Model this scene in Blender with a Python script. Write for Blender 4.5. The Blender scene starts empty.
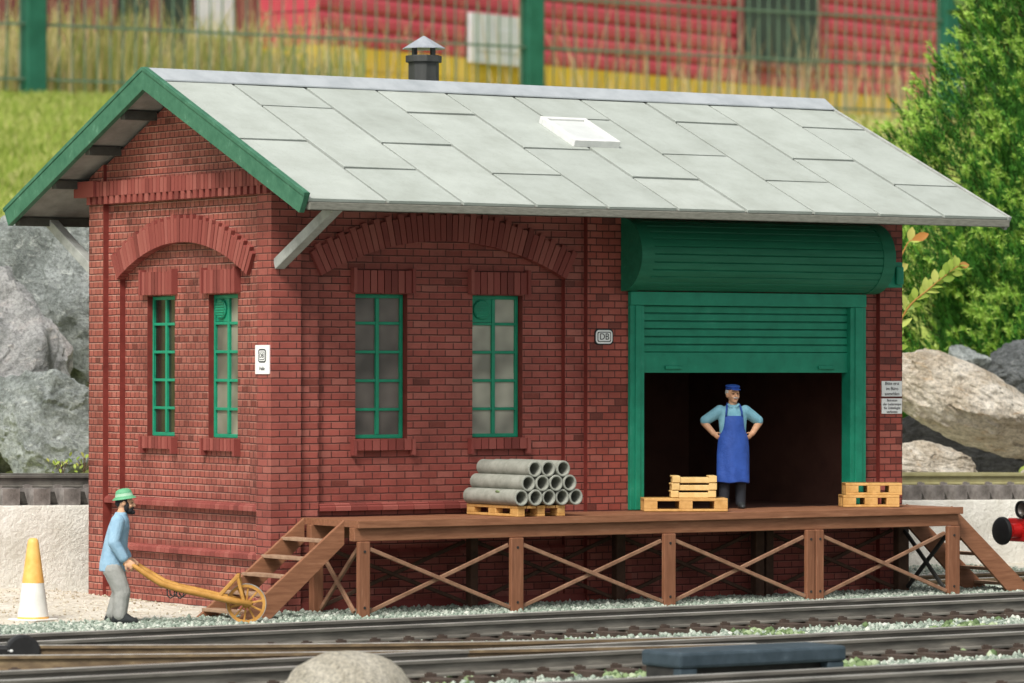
import bpy, bmesh, math, random
import numpy as np
from mathutils import Vector, Matrix, noise, Euler

random.seed(7)
rng = np.random.default_rng(7)
R = math.radians
scene = bpy.context.scene
COL = scene.collection

# ------------------------------------------------------------------ camera numbers
YAW, PITCH, ROLL = 0.5839, 0.0055, 0.0012
CAM = Vector((-25.0096, -43.1026, 3.0016))
FPX = 4137.1
fw = Vector((math.sin(YAW)*math.cos(PITCH), math.cos(YAW)*math.cos(PITCH), math.sin(PITCH)))
_r = Vector((math.cos(YAW), -math.sin(YAW), 0)); _u = _r.cross(fw)
rt = math.cos(ROLL)*_r + math.sin(ROLL)*_u
up = -math.sin(ROLL)*_r + math.cos(ROLL)*_u
def dep(px, py, d):
    "world point seen at pixel (px,py) at distance d along the view axis"
    return CAM + d*(fw + (px-512)/FPX*rt - (py-341.5)/FPX*up)

# ------------------------------------------------------------------ materials
MATS = {}
def new_mat(name):
    m = bpy.data.materials.new(name); m.use_nodes = True
    nt = m.node_tree; b = nt.nodes['Principled BSDF']
    MATS[name] = m
    return m, nt, b
def N(nt, typ, **kw):
    n = nt.nodes.new(typ)
    for k, v in kw.items():
        if k in n.inputs.keys(): n.inputs[k].default_value = v
        else: setattr(n, k, v)
    return n
def ramp(nt, stops, interp='LINEAR'):
    n = nt.nodes.new('ShaderNodeValToRGB'); cr = n.color_ramp; cr.interpolation = interp
    while len(cr.elements) < len(stops): cr.elements.new(0.5)
    for e, (p, c) in zip(cr.elements, stops):
        e.position = p; e.color = (c[0], c[1], c[2], 1)
    return n
def mix(nt, fac, a, b, mode='MIX'):
    n = nt.nodes.new('ShaderNodeMix'); n.data_type = 'RGBA'; n.blend_type = mode
    L = nt.links
    for sock, v in ((n.inputs[0], fac), (n.inputs[6], a), (n.inputs[7], b)):
        if hasattr(v, 'is_linked'): L.new(v, sock)
        elif isinstance(v, (int, float)): sock.default_value = v
        else: sock.default_value = (v[0], v[1], v[2], 1)
    return n.outputs[2]
def coord(nt, kind='Object'):
    return nt.nodes.new('ShaderNodeTexCoord').outputs[kind]

def mottled(name, c1, c2, scale=6, rough=.6, detail=5, bump=.0, bscale=40, stretch=None, spec=.3, c3=None, c3pos=.72, bdist=.01):
    m, nt, b = new_mat(name); L = nt.links
    co = coord(nt)
    if stretch:
        mp = N(nt, 'ShaderNodeMapping'); mp.inputs['Scale'].default_value = stretch
        L.new(co, mp.inputs[0]); co = mp.outputs[0]
    n1 = N(nt, 'ShaderNodeTexNoise', Scale=scale, Detail=detail, Roughness=.65)
    L.new(co, n1.inputs['Vector'])
    stops = [(.32, c1), (.62, c2)]
    if c3: stops.append((c3pos, c3))
    rp = ramp(nt, stops); L.new(n1.outputs['Fac'], rp.inputs[0])
    L.new(rp.outputs[0], b.inputs['Base Color'])
    b.inputs['Roughness'].default_value = rough
    b.inputs['Specular IOR Level'].default_value = spec
    if bump:
        n2 = N(nt, 'ShaderNodeTexNoise', Scale=bscale, Detail=6, Roughness=.7); L.new(co, n2.inputs['Vector'])
        bp = N(nt, 'ShaderNodeBump', Strength=bump, Distance=bdist); L.new(n2.outputs['Fac'], bp.inputs['Height'])
        L.new(bp.outputs[0], b.inputs['Normal'])
    return m

def brick(name, width=.235, dark=.018, hue=(0,0,0), weather=.55, pale=(.30,.13,.10), edge_highlight=None):
    m, nt, b = new_mat(name); L = nt.links
    uv = coord(nt, 'UV')
    br = N(nt, 'ShaderNodeTexBrick', Scale=1.0)
    br.inputs['Color1'].default_value = (1,1,1,1); br.inputs['Color2'].default_value = (0,0,0,1)
    br.inputs['Mortar'].default_value = (.5,.5,.5,1)
    br.inputs['Mortar Size'].default_value = .0072; br.inputs['Mortar Smooth'].default_value = .25
    br.inputs['Brick Width'].default_value = width; br.inputs['Row Height'].default_value = .0885
    br.offset = .5; br.squash = 1
    # edges a little uneven
    nw = N(nt, 'ShaderNodeTexNoise', Scale=9.0, Detail=2); L.new(uv, nw.inputs['Vector'])
    sub = N(nt, 'ShaderNodeVectorMath', operation='SUBTRACT'); L.new(nw.outputs['Color'], sub.inputs[0]); sub.inputs[1].default_value = (.5,.5,.5)
    scl = N(nt, 'ShaderNodeVectorMath', operation='SCALE'); L.new(sub.outputs[0], scl.inputs[0]); scl.inputs['Scale'].default_value = .010
    add = N(nt, 'ShaderNodeVectorMath', operation='ADD'); L.new(uv, add.inputs[0]); L.new(scl.outputs[0], add.inputs[1])
    L.new(add.outputs[0], br.inputs['Vector'])
    h = hue
    rp = ramp(nt, [(0, (.14,.038,.028)), (dark, (.21,.050,.036)), (dark+.05, (.285+h[0],.068+h[1],.052+h[2])),
                   (.5, (.315+h[0],.079+h[1],.060+h[2])), (.85, (.340+h[0],.094+h[1],.072+h[2])), (1, (.365+h[0],.120+h[1],.092+h[2]))])
    L.new(br.outputs['Color'], rp.inputs[0])
    n1 = N(nt, 'ShaderNodeTexNoise', Scale=1.1, Detail=6, Roughness=.65); L.new(coord(nt), n1.inputs['Vector'])
    r1 = ramp(nt, [(.35, (.66,.66,.66)), (.65, (1.1,1.1,1.1))]); L.new(n1.outputs['Fac'], r1.inputs[0])
    c = mix(nt, 1.0, rp.outputs[0], r1.outputs[0], 'MULTIPLY')
    n2 = N(nt, 'ShaderNodeTexNoise', Scale=42.0, Detail=5, Roughness=.7); L.new(coord(nt), n2.inputs['Vector'])
    r2 = ramp(nt, [(.55, (0,0,0)), (.75, (1,1,1))]); L.new(n2.outputs['Fac'], r2.inputs[0])
    mw = N(nt, 'ShaderNodeMath', operation='MULTIPLY'); L.new(r2.outputs[0], mw.inputs[0]); mw.inputs[1].default_value = weather*.5
    c = mix(nt, mw.outputs[0], c, pale)
    n4 = N(nt, 'ShaderNodeTexNoise', Scale=7.0, Detail=7, Roughness=.75); L.new(coord(nt), n4.inputs['Vector'])
    r4 = ramp(nt, [(.56, (0,0,0)), (.70, (.38,.38,.38))]); L.new(n4.outputs['Fac'], r4.inputs[0])
    c = mix(nt, r4.outputs[0], c, (.14,.040,.031))
    c = mix(nt, br.outputs['Fac'], c, (.085,.025,.021))
    if edge_highlight:  # paints a pale highlight along the top edge of each course
        su = nt.nodes.new('ShaderNodeSeparateXYZ'); L.new(add.outputs[0], su.inputs[0])
        dv = N(nt, 'ShaderNodeMath', operation='DIVIDE'); L.new(su.outputs[1], dv.inputs[0]); dv.inputs[1].default_value = .0885
        fr_ = N(nt, 'ShaderNodeMath', operation='FRACT'); L.new(dv.outputs[0], fr_.inputs[0])
        rw = ramp(nt, [(0,(0,0,0)),(.80,(0,0,0)),(.85,(1,1,1)),(.90,(1,1,1)),(.93,(0,0,0))]); L.new(fr_.outputs[0], rw.inputs[0])
        rn = ramp(nt, [(.34,(.12,.12,.12)),(.6,(.9,.9,.9))]); L.new(n1.outputs['Fac'], rn.inputs[0])
        c = mix(nt, mix(nt, 1.0, rw.outputs[0], rn.outputs[0], 'MULTIPLY'), c, edge_highlight)
    L.new(c, b.inputs['Base Color'])
    b.inputs['Roughness'].default_value = .62; b.inputs['Specular IOR Level'].default_value = .28
    inv = N(nt, 'ShaderNodeMath', operation='SUBTRACT'); inv.inputs[0].default_value = 1.0; L.new(br.outputs['Fac'], inv.inputs[1])
    ad = N(nt, 'ShaderNodeMath', operation='MULTIPLY_ADD'); L.new(n2.outputs['Fac'], ad.inputs[0]); ad.inputs[1].default_value = .22; L.new(inv.outputs[0], ad.inputs[2])
    bp = N(nt, 'ShaderNodeBump', Strength=1.0, Distance=.03); L.new(ad.outputs[0], bp.inputs['Height'])
    L.new(bp.outputs[0], b.inputs['Normal'])
    return m

def island(name, stops, rough=.8, scale=3, noise_amt=.25, transl=0, spec=.2):
    "colour by loose piece (leaf, stone), with a slow noise on top"
    m, nt, b = new_mat(name); L = nt.links
    g = nt.nodes.new('ShaderNodeNewGeometry')
    rp = ramp(nt, stops); 
    n1 = N(nt, 'ShaderNodeTexNoise', Scale=scale, Detail=3); L.new(coord(nt), n1.inputs['Vector'])
    mm = N(nt, 'ShaderNodeMath', operation='MULTIPLY_ADD'); L.new(n1.outputs['Fac'], mm.inputs[0]); mm.inputs[1].default_value = noise_amt*2
    s = N(nt, 'ShaderNodeMath', operation='SUBTRACT'); L.new(g.outputs['Random Per Island'], s.inputs[0]); s.inputs[1].default_value = noise_amt
    L.new(s.outputs[0], mm.inputs[2]); L.new(mm.outputs[0], rp.inputs[0])
    L.new(rp.outputs[0], b.inputs['Base Color'])
    b.inputs['Roughness'].default_value = rough; b.inputs['Specular IOR Level'].default_value = spec
    if transl:
        t = nt.nodes.new('ShaderNodeBsdfTranslucent'); L.new(rp.outputs[0], t.inputs[0])
        ms = nt.nodes.new('ShaderNodeMixShader'); ms.inputs[0].default_value = transl
        L.new(b.outputs[0], ms.inputs[1]); L.new(t.outputs[0], ms.inputs[2])
        L.new(ms.outputs[0], nt.nodes['Material Output'].inputs[0])
    return m

M_brick = brick('brick_front', edge_highlight=(.36,.14,.105))
M_brickg = brick('brick_gable', width=.118, dark=.03, hue=(-.01,.006,.002), weather=.8, pale=(.40,.21,.15), edge_highlight=(.52,.31,.24))
M_brickp = brick('brick_pilaster', width=.19, dark=.13, hue=(.02,0,-.004))
M_voussoir = island('voussoir_brick', [(0,(.155,.038,.031)),(.2,(.21,.050,.041)),(.6,(.245,.062,.050)),(1,(.29,.090,.072))], rough=.62, noise_amt=.12)
M_joint = mottled('joint_dark', (.05,.017,.014), (.085,.027,.021), scale=9, rough=.8)
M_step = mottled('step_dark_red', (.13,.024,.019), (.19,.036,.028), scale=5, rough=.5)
def slabmat():
    m, nt, b = new_mat('slate_slabs'); L = nt.links; co = coord(nt)
    g = nt.nodes.new('ShaderNodeNewGeometry')
    ri = ramp(nt, [(0,(.335,.363,.331)),(.5,(.358,.388,.353)),(1,(.382,.410,.375))]); L.new(g.outputs['Random Per Island'], ri.inputs[0])
    n1 = N(nt, 'ShaderNodeTexNoise', Scale=1.5, Detail=8, Roughness=.7); L.new(co, n1.inputs['Vector'])
    r1 = ramp(nt, [(.3,(.84,.84,.82)),(.55,(1.02,1.02,1.02)),(.72,(1.12,1.12,1.12))]); L.new(n1.outputs['Fac'], r1.inputs[0])
    c = mix(nt, 1.0, ri.outputs[0], r1.outputs[0], 'MULTIPLY')
    mp = N(nt, 'ShaderNodeMapping'); mp.inputs['Scale'].default_value = (9, .9, .9); L.new(co, mp.inputs[0])
    n2 = N(nt, 'ShaderNodeTexNoise', Scale=2.0, Detail=6, Roughness=.7); L.new(mp.outputs[0], n2.inputs['Vector'])
    r2 = ramp(nt, [(.60,(0,0,0)),(.80,(.6,.6,.6))]); L.new(n2.outputs['Fac'], r2.inputs[0])
    c = mix(nt, r2.outputs[0], c, (.25,.26,.225))
    n3 = N(nt, 'ShaderNodeTexNoise', Scale=38.0, Detail=4); L.new(co, n3.inputs['Vector'])
    r3 = ramp(nt, [(.64,(0,0,0)),(.72,(.7,.7,.7))]); L.new(n3.outputs['Fac'], r3.inputs[0])
    c = mix(nt, r3.outputs[0], c, (.27,.275,.235))
    L.new(c, b.inputs['Base Color']); b.inputs['Roughness'].default_value = .72; b.inputs['Specular IOR Level'].default_value = .3
    bp = N(nt, 'ShaderNodeBump', Strength=.35, Distance=.01); L.new(n3.outputs['Fac'], bp.inputs['Height']); L.new(bp.outputs[0], b.inputs['Normal'])
    return m
M_slab = slabmat()
M_roofunder = mottled('roof_underside', (.20,.195,.175), (.30,.29,.26), scale=3, rough=.8)
M_fascia = mottled('fascia_grey', (.11,.11,.088), (.19,.185,.155), scale=8, rough=.75, stretch=(1,6,6))
M_ridge = mottled('ridge_metal', (.29,.315,.33), (.37,.395,.41), scale=3, rough=.5)
M_bargegreen = mottled('barge_green', (.030,.115,.066), (.052,.16,.095), scale=7, rough=.6, bump=.15, bscale=50, c3=(.11,.24,.16))
M_green = mottled('window_green', (.006,.195,.105), (.010,.255,.14), scale=5, rough=.45, spec=.4)
M_doorgreen = mottled('door_green', (.007,.175,.10), (.012,.24,.14), scale=4, rough=.5, bump=.08, bscale=60, spec=.35, c3=(.055,.27,.18), c3pos=.78, detail=9)
M_housing = mottled('housing_green', (.008,.125,.066), (.016,.165,.09), scale=3, rough=.5, stretch=(.4,3,3), c3=(.05,.22,.14), c3pos=.8, detail=9)
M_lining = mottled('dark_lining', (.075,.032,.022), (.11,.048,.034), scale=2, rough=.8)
M_strut = mottled('strut_grey', (.25,.26,.24), (.36,.37,.345), scale=6, rough=.7)
M_purlin = mottled('purlin_dark', (.045,.045,.038), (.075,.075,.062), scale=5, rough=.75)
M_flue = mottled('flue_grey', (.028,.03,.028), (.05,.052,.049), scale=6, rough=.6, stretch=(1,1,.2))
M_cap = mottled('cap_metal', (.23,.25,.28), (.32,.345,.37), scale=6, rough=.42)
M_white = mottled('white_paint', (.58,.59,.57), (.67,.67,.65), scale=6, rough=.5)
M_sign = mottled('sign_white', (.72,.73,.71), (.80,.80,.78), scale=6, rough=.5)
M_skyglass = mottled('skylight_frosted', (.52,.54,.52), (.58,.60,.58), scale=6, rough=.3)
M_black = mottled('black_paint', (.012,.012,.012), (.02,.02,.02), scale=6, rough=.45)
M_ink = mottled('ink', (.02,.02,.02), (.03,.03,.03), scale=6, rough=.6)
M_timber = mottled('dock_timber', (.18,.074,.036), (.27,.120,.062), scale=4, rough=.62, stretch=(.6,6,6), bump=.25, bscale=25, c3=(.37,.21,.13), c3pos=.82)
M_timberv = mottled('dock_post_timber', (.165,.066,.032), (.235,.100,.052), scale=4, rough=.62, stretch=(6,6,.6), bump=.25, bscale=25, c3=(.37,.21,.13), c3pos=.82)
M_brace = mottled('brace_timber', (.17,.088,.050), (.28,.155,.095), scale=6, rough=.65)
M_reartimber = mottled('timber_shaded_dark', (.045,.024,.015), (.085,.045,.028), scale=6, rough=.8)  # dock timber with the dimness under the deck put into its colour
M_tread = mottled('tread_timber', (.24,.14,.085), (.37,.24,.155), scale=7, rough=.65)
M_pallet = mottled('pallet_wood', (.44,.23,.062), (.60,.35,.12), scale=8, rough=.6, bump=.2, bscale=50)
M_crate = mottled('crate_wood', (.56,.36,.13), (.68,.47,.20), scale=8, rough=.6)
M_barrow = mottled('barrow_wood', (.36,.17,.032), (.50,.26,.062), scale=8, rough=.55)
M_pipe = mottled('concrete_pipe', (.21,.215,.18), (.31,.315,.27), scale=7, rough=.8, bump=.12, bscale=60)
M_rail = mottled('rail_steel', (.07,.065,.056), (.17,.158,.135), scale=3, rough=.55, stretch=(.5,4,4), spec=.4, c3=(.25,.23,.19))
M_railtop = mottled('rail_head_worn', (.17,.16,.14), (.34,.33,.30), scale=3, rough=.34, stretch=(.4,5,5), spec=.6)
M_railrust = mottled('rail_rusty', (.10,.068,.040), (.19,.135,.075), scale=3, rough=.6, stretch=(.5,4,4), c3=(.27,.20,.11))
M_railbrass = mottled('rail_brass', (.26,.235,.115), (.36,.33,.18), scale=3, rough=.5, stretch=(.5,4,4))
M_sleeper = mottled('sleeper_brown', (.045,.032,.025), (.085,.06,.046), scale=8, rough=.75)
M_sleepergrey = mottled('sleeper_grey', (.11,.097,.088), (.27,.245,.225), scale=6, rough=.75, bump=.2)
M_box = mottled('switch_box_blue', (.028,.044,.055), (.05,.072,.088), scale=5, rough=.5, c3=(.09,.12,.14))
M_ledge = mottled('cream_render', (.60,.575,.50), (.74,.72,.65), scale=2.6, rough=.9, bump=.8, bscale=16, c3=(.80,.79,.74), bdist=.05)
M_skin = mottled('skin', (.55,.29,.16), (.64,.36,.22), scale=9, rough=.5)
M_skin2 = mottled('skin_tanned', (.56,.30,.17), (.66,.38,.23), scale=9, rough=.5)
M_shirt = mottled('shirt_sky_blue', (.17,.40,.50), (.25,.50,.60), scale=7, rough=.7, bump=.3, bscale=14, bdist=.045)
M_apron = mottled('apron_blue', (.020,.062,.28), (.032,.09,.38), scale=6, rough=.55, bump=.35, bscale=9, bdist=.05)
M_capblue = mottled('cap_blue', (.018,.06,.29), (.03,.085,.38), scale=6, rough=.5)
M_trouserdark = mottled('trousers_dark', (.015,.018,.024), (.03,.034,.042), scale=8, rough=.7)
M_jacket = mottled('jacket_pale_blue', (.20,.34,.46), (.29,.45,.57), scale=6, rough=.7, bump=.3, bscale=12, bdist=.045)
M_trousergrey = mottled('trousers_grey', (.24,.245,.225), (.35,.35,.325), scale=6, rough=.7, bump=.3, bscale=10, bdist=.045)
M_shoe = mottled('shoe_black', (.014,.016,.017), (.03,.033,.034), scale=8, rough=.45)
M_hatgreen = mottled('hat_green', (.075,.28,.14), (.13,.37,.20), scale=9, rough=.6)
M_hatband = mottled('hat_band', (.26,.44,.30), (.33,.5,.36), scale=9, rough=.6)
M_beard = mottled('beard_black', (.010,.010,.012), (.022,.022,.024), scale=20, rough=.8)
M_greyhair = mottled('hair_grey', (.40,.38,.35), (.55,.53,.50), scale=20, rough=.8)
M_lip = mottled('lip', (.42,.15,.10), (.46,.18,.12), scale=20, rough=.5)
M_orange = mottled('cone_orange', (.78,.36,.07), (.84,.48,.14), scale=6, rough=.45)
M_conewhite = mottled('cone_white', (.66,.64,.58), (.78,.76,.71), scale=5, rough=.5)
M_red = mottled('loco_red', (.52,.012,.012), (.60,.02,.018), scale=6, rough=.35, spec=.5)
M_iron = mottled('iron_black', (.02,.019,.018), (.035,.033,.03), scale=8, rough=.55)
M_fence = mottled('fence_green', (.010,.085,.050), (.018,.12,.075), scale=.5, rough=.55)
M_wire = mottled('fence_wire', (.09,.15,.10), (.13,.20,.14), scale=.5, rough=.55)
M_hutred = mottled('hut_red', (.42,.05,.072), (.52,.078,.105), scale=.12, rough=.55)
M_hutyellow = mottled('hut_yellow', (.60,.38,.025), (.68,.46,.05), scale=.1, rough=.6)
M_hutwhite = mottled('hut_white', (.50,.51,.55), (.62,.63,.66), scale=.3, rough=.6)
M_hutdark = mottled('hut_window', (.02,.03,.025), (.05,.07,.05), scale=.2, rough=.25)
M_barnred = mottled('barn_dull_red', (.16,.055,.05), (.27,.095,.085), scale=.12, rough=.8)

def railmix():
    m, nt, b = new_mat('rail_steel_to_brass'); L = nt.links; co = coord(nt)
    sp = nt.nodes.new('ShaderNodeSeparateXYZ'); L.new(co, sp.inputs[0])
    mr = N(nt, 'ShaderNodeMapRange'); mr.inputs['From Min'].default_value = 15; mr.inputs['From Max'].default_value = 20; L.new(sp.outputs[0], mr.inputs[0])
    n1 = N(nt, 'ShaderNodeTexNoise', Scale=6.0, Detail=4); L.new(co, n1.inputs['Vector'])
    r1 = ramp(nt, [(.3,(.07,.066,.058)),(.7,(.16,.15,.13))]); L.new(n1.outputs['Fac'], r1.inputs[0])
    r2 = ramp(nt, [(.3,(.26,.235,.105)),(.7,(.36,.33,.17))]); L.new(n1.outputs['Fac'], r2.inputs[0])
    L.new(mix(nt, mr.outputs[0], r1.outputs[0], r2.outputs[0]), b.inputs['Base Color']); b.inputs['Roughness'].default_value = .55
    return m
M_railmix = railmix()
def rockmat(name, a, b_, c, d, scale=1.0, vein=(.5,.5,.46), veinamt=.5):
    m, nt, b = new_mat(name); L = nt.links; co = coord(nt)
    n1 = N(nt, 'ShaderNodeTexNoise', Scale=.9*scale, Detail=9, Roughness=.66, Distortion=.8); L.new(co, n1.inputs['Vector'])
    r1 = ramp(nt, [(.28, a), (.45, b_), (.58, c), (.75, d)]); L.new(n1.outputs['Fac'], r1.inputs[0])
    mp = N(nt, 'ShaderNodeMapping'); mp.inputs['Scale'].default_value = (1, 1, 2.6); mp.inputs['Rotation'].default_value = (.4, .7, .2)
    L.new(co, mp.inputs[0])
    n2 = N(nt, 'ShaderNodeTexNoise', Scale=2.3*scale, Detail=8, Roughness=.75, Distortion=1.5); L.new(mp.outputs[0], n2.inputs['Vector'])
    r2 = ramp(nt, [(.56, (0,0,0)), (.66, (1,1,1))]); L.new(n2.outputs['Fac'], r2.inputs[0])
    ml = N(nt, 'ShaderNodeMath', operation='MULTIPLY'); L.new(r2.outputs[0], ml.inputs[0]); ml.inputs[1].default_value = veinamt
    c1 = mix(nt, ml.outputs[0], r1.outputs[0], vein)
    n3 = N(nt, 'ShaderNodeTexNoise', Scale=16*scale, Detail=6, Roughness=.8); L.new(co, n3.inputs['Vector'])
    r3 = ramp(nt, [(.34, (.45,.45,.45)), (.58, (1.14,1.14,1.14))]); L.new(n3.outputs['Fac'], r3.inputs[0])
    c2 = mix(nt, 1.0, c1, r3.outputs[0], 'MULTIPLY')
    L.new(c2, b.inputs['Base Color']); b.inputs['Roughness'].default_value = .8; b.inputs['Specular IOR Level'].default_value = .25
    ad = N(nt, 'ShaderNodeMath', operation='ADD'); L.new(n2.outputs['Fac'], ad.inputs[0]); L.new(n3.outputs['Fac'], ad.inputs[1])
    bp = N(nt, 'ShaderNodeBump', Strength=.8, Distance=.10); L.new(ad.outputs[0], bp.inputs['Height']); L.new(bp.outputs[0], b.inputs['Normal'])
    return m
M_rockgrey = rockmat('rock_grey_green', (.08,.09,.08), (.26,.285,.27), (.42,.45,.435), (.56,.58,.555), vein=(.66,.68,.63), veinamt=.7)
M_rockpink = rockmat('rock_grey_pinkish', (.09,.09,.08), (.28,.285,.275), (.43,.425,.415), (.52,.45,.42), vein=(.64,.58,.53), veinamt=.65)
M_rocktan = rockmat('rock_tan', (.24,.18,.11), (.52,.45,.35), (.70,.64,.54), (.78,.73,.65), vein=(.50,.34,.19), veinamt=.7, scale=.9)
M_rockdark = rockmat('rock_dark', (.06,.065,.065), (.12,.13,.13), (.19,.20,.20), (.28,.29,.28), vein=(.3,.31,.3))
M_rockshadow = rockmat('rock_shadow_dark', (.012,.012,.011), (.025,.025,.023), (.045,.045,.042), (.07,.07,.065), vein=(.09,.09,.085), veinamt=.3)  # near-black colour stands in for deep shade in the gap under a boulder
M_rockfg = rockmat('rock_cream', (.48,.43,.33), (.62,.57,.46), (.70,.65,.54), (.74,.70,.60), vein=(.40,.33,.22), veinamt=.25, scale=1.6)

M_gravel = island('gravel_stone', [(0,(.13,.165,.13)),(.3,(.22,.265,.215)),(.6,(.31,.355,.295)),(.85,(.40,.435,.37)),(1,(.52,.54,.47))], noise_amt=.12, scale=1.5)
M_gravelgreen = island('mossy_stone', [(0,(.07,.11,.045)),(.4,(.14,.20,.085)),(.8,(.25,.32,.17)),(1,(.40,.46,.31))], noise_amt=.1)
M_needle = island('conifer_needles', [(0,(.010,.048,.008)),(.35,(.030,.125,.016)),(.7,(.075,.24,.030)),(1,(.13,.34,.048))], rough=.6, scale=.8, noise_amt=.2, transl=.2)
M_needletip = island('conifer_tips', [(0,(.24,.46,.06)),(.5,(.42,.62,.11)),(1,(.58,.74,.20))], rough=.6, noise_amt=.1, transl=.3)
M_bud = island('conifer_buds', [(0,(.22,.10,.03)),(1,(.36,.18,.05))], rough=.7)
M_bark = mottled('bark', (.06,.035,.02), (.12,.075,.045), scale=9, rough=.9)
M_leafy = island('sprig_leaves', [(0,(.17,.27,.035)),(.5,(.32,.42,.07)),(.85,(.46,.52,.13)),(1,(.52,.45,.13))], noise_amt=.1, transl=.35, rough=.45)
M_leaforange = island('sprig_orange', [(0,(.50,.22,.06)),(1,(.58,.36,.11))], noise_amt=.1, transl=.3, rough=.45)
M_drygrass = island('dry_grass', [(0,(.22,.27,.06)),(.3,(.38,.41,.11)),(.6,(.54,.49,.19)),(.85,(.66,.55,.28)),(1,(.70,.60,.38))], scale=.08, noise_amt=.2, transl=.35)
M_stalk = island('dry_stalks', [(0,(.40,.28,.12)),(.5,(.52,.40,.20)),(1,(.62,.52,.33))], scale=.1, noise_amt=.1, transl=.2)
M_lawn = island('lawn_blades', [(0,(.17,.24,.035)),(.4,(.28,.36,.065)),(.75,(.38,.43,.11)),(1,(.50,.47,.20))], scale=.12, noise_amt=.2, transl=.35)
M_backtree = island('distant_leaves', [(0,(.02,.05,.012)),(.5,(.06,.12,.03)),(1,(.13,.19,.05))], scale=.1, noise_amt=.2)

def paneglass(name, c, rough=.22):
    m, nt, b = new_mat(name); L = nt.links
    n1 = N(nt, 'ShaderNodeTexNoise', Scale=1.6, Detail=2); L.new(coord(nt), n1.inputs['Vector'])
    rp = ramp(nt, [(.36, [v*.55 for v in c]), (.64, [v*1.4 for v in c])]); L.new(n1.outputs['Fac'], rp.inputs[0])
    L.new(rp.outputs[0], b.inputs['Base Color']); b.inputs['Roughness'].default_value = rough
    b.inputs['Specular IOR Level'].default_value = .5
    return m
M_panedark = paneglass('pane_smoky', (.13,.11,.095), .28)
M_panelight = paneglass('pane_frosted', (.36,.35,.28), .35)
M_panegreen = paneglass('pane_grey_green', (.20,.195,.15), .3)
M_paneshade = paneglass('pane_dark', (.03,.025,.02), .2)

def groundmat():
    m, nt, b = new_mat('ground_cover'); L = nt.links; co = coord(nt)
    sep = nt.nodes.new('ShaderNodeSeparateXYZ'); L.new(co, sep.inputs[0])
    # gravel bed
    v = N(nt, 'ShaderNodeTexVoronoi', Scale=13.0); L.new(co, v.inputs['Vector'])
    rg = ramp(nt, [(0,(.10,.14,.12)),(.35,(.24,.31,.27)),(.7,(.40,.46,.41)),(1,(.55,.58,.53))]); 
    sc = nt.nodes.new('ShaderNodeSeparateColor'); L.new(v.outputs['Color'], sc.inputs[0]); L.new(sc.outputs[0], rg.inputs[0])
    # sand
    n1 = N(nt, 'ShaderNodeTexNoise', Scale=1.7, Detail=9, Roughness=.75); L.new(co, n1.inputs['Vector'])
    rs = ramp(nt, [(.3,(.40,.35,.27)),(.48,(.57,.525,.435)),(.68,(.70,.67,.59))]); L.new(n1.outputs['Fac'], rs.inputs[0])
    # grass bank
    n2 = N(nt, 'ShaderNodeTexNoise', Scale=.055, Detail=6, Roughness=.7); L.new(co, n2.inputs['Vector'])
    rgr = ramp(nt, [(.3,(.18,.25,.035)),(.46,(.28,.35,.065)),(.56,(.36,.40,.11)),(.68,(.48,.42,.24))]); L.new(n2.outputs['Fac'], rgr.inputs[0])
    # masks from place
    at = nt.nodes.new('ShaderNodeAttribute'); at.attribute_name = 'sand'
    n3 = N(nt, 'ShaderNodeTexNoise', Scale=2.2, Detail=5); L.new(co, n3.inputs['Vector'])
    ad = N(nt, 'ShaderNodeMath', operation='ADD'); L.new(at.outputs['Fac'], ad.inputs[0]); L.new(n3.outputs['Fac'], ad.inputs[1])
    rm = ramp(nt, [(.88,(0,0,0)),(1.0,(1,1,1))]); 
    hf = N(nt, 'ShaderNodeMath', operation='MULTIPLY'); L.new(ad.outputs[0], hf.inputs[0]); hf.inputs[1].default_value = .8
    L.new(hf.outputs[0], rm.inputs[0])
    c = mix(nt, rm.outputs[0], rg.outputs[0], rs.outputs[0])
    ag = nt.nodes.new('ShaderNodeAttribute'); ag.attribute_name = 'grassy'
    c = mix(nt, ag.outputs['Fac'], c, rgr.outputs[0])
    L.new(c, b.inputs['Base Color']); b.inputs['Roughness'].default_value = .9; b.inputs['Specular IOR Level'].default_value = .15
    ad2 = N(nt, 'ShaderNodeMath', operation='ADD'); L.new(v.outputs['Distance'], ad2.inputs[0]); L.new(n1.outputs['Fac'], ad2.inputs[1])
    bp = N(nt, 'ShaderNodeBump', Strength=.6, Distance=.05); L.new(ad2.outputs[0], bp.inputs['Height']); L.new(bp.outputs[0], b.inputs['Normal'])
    return m
M_ground = groundmat()

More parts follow.
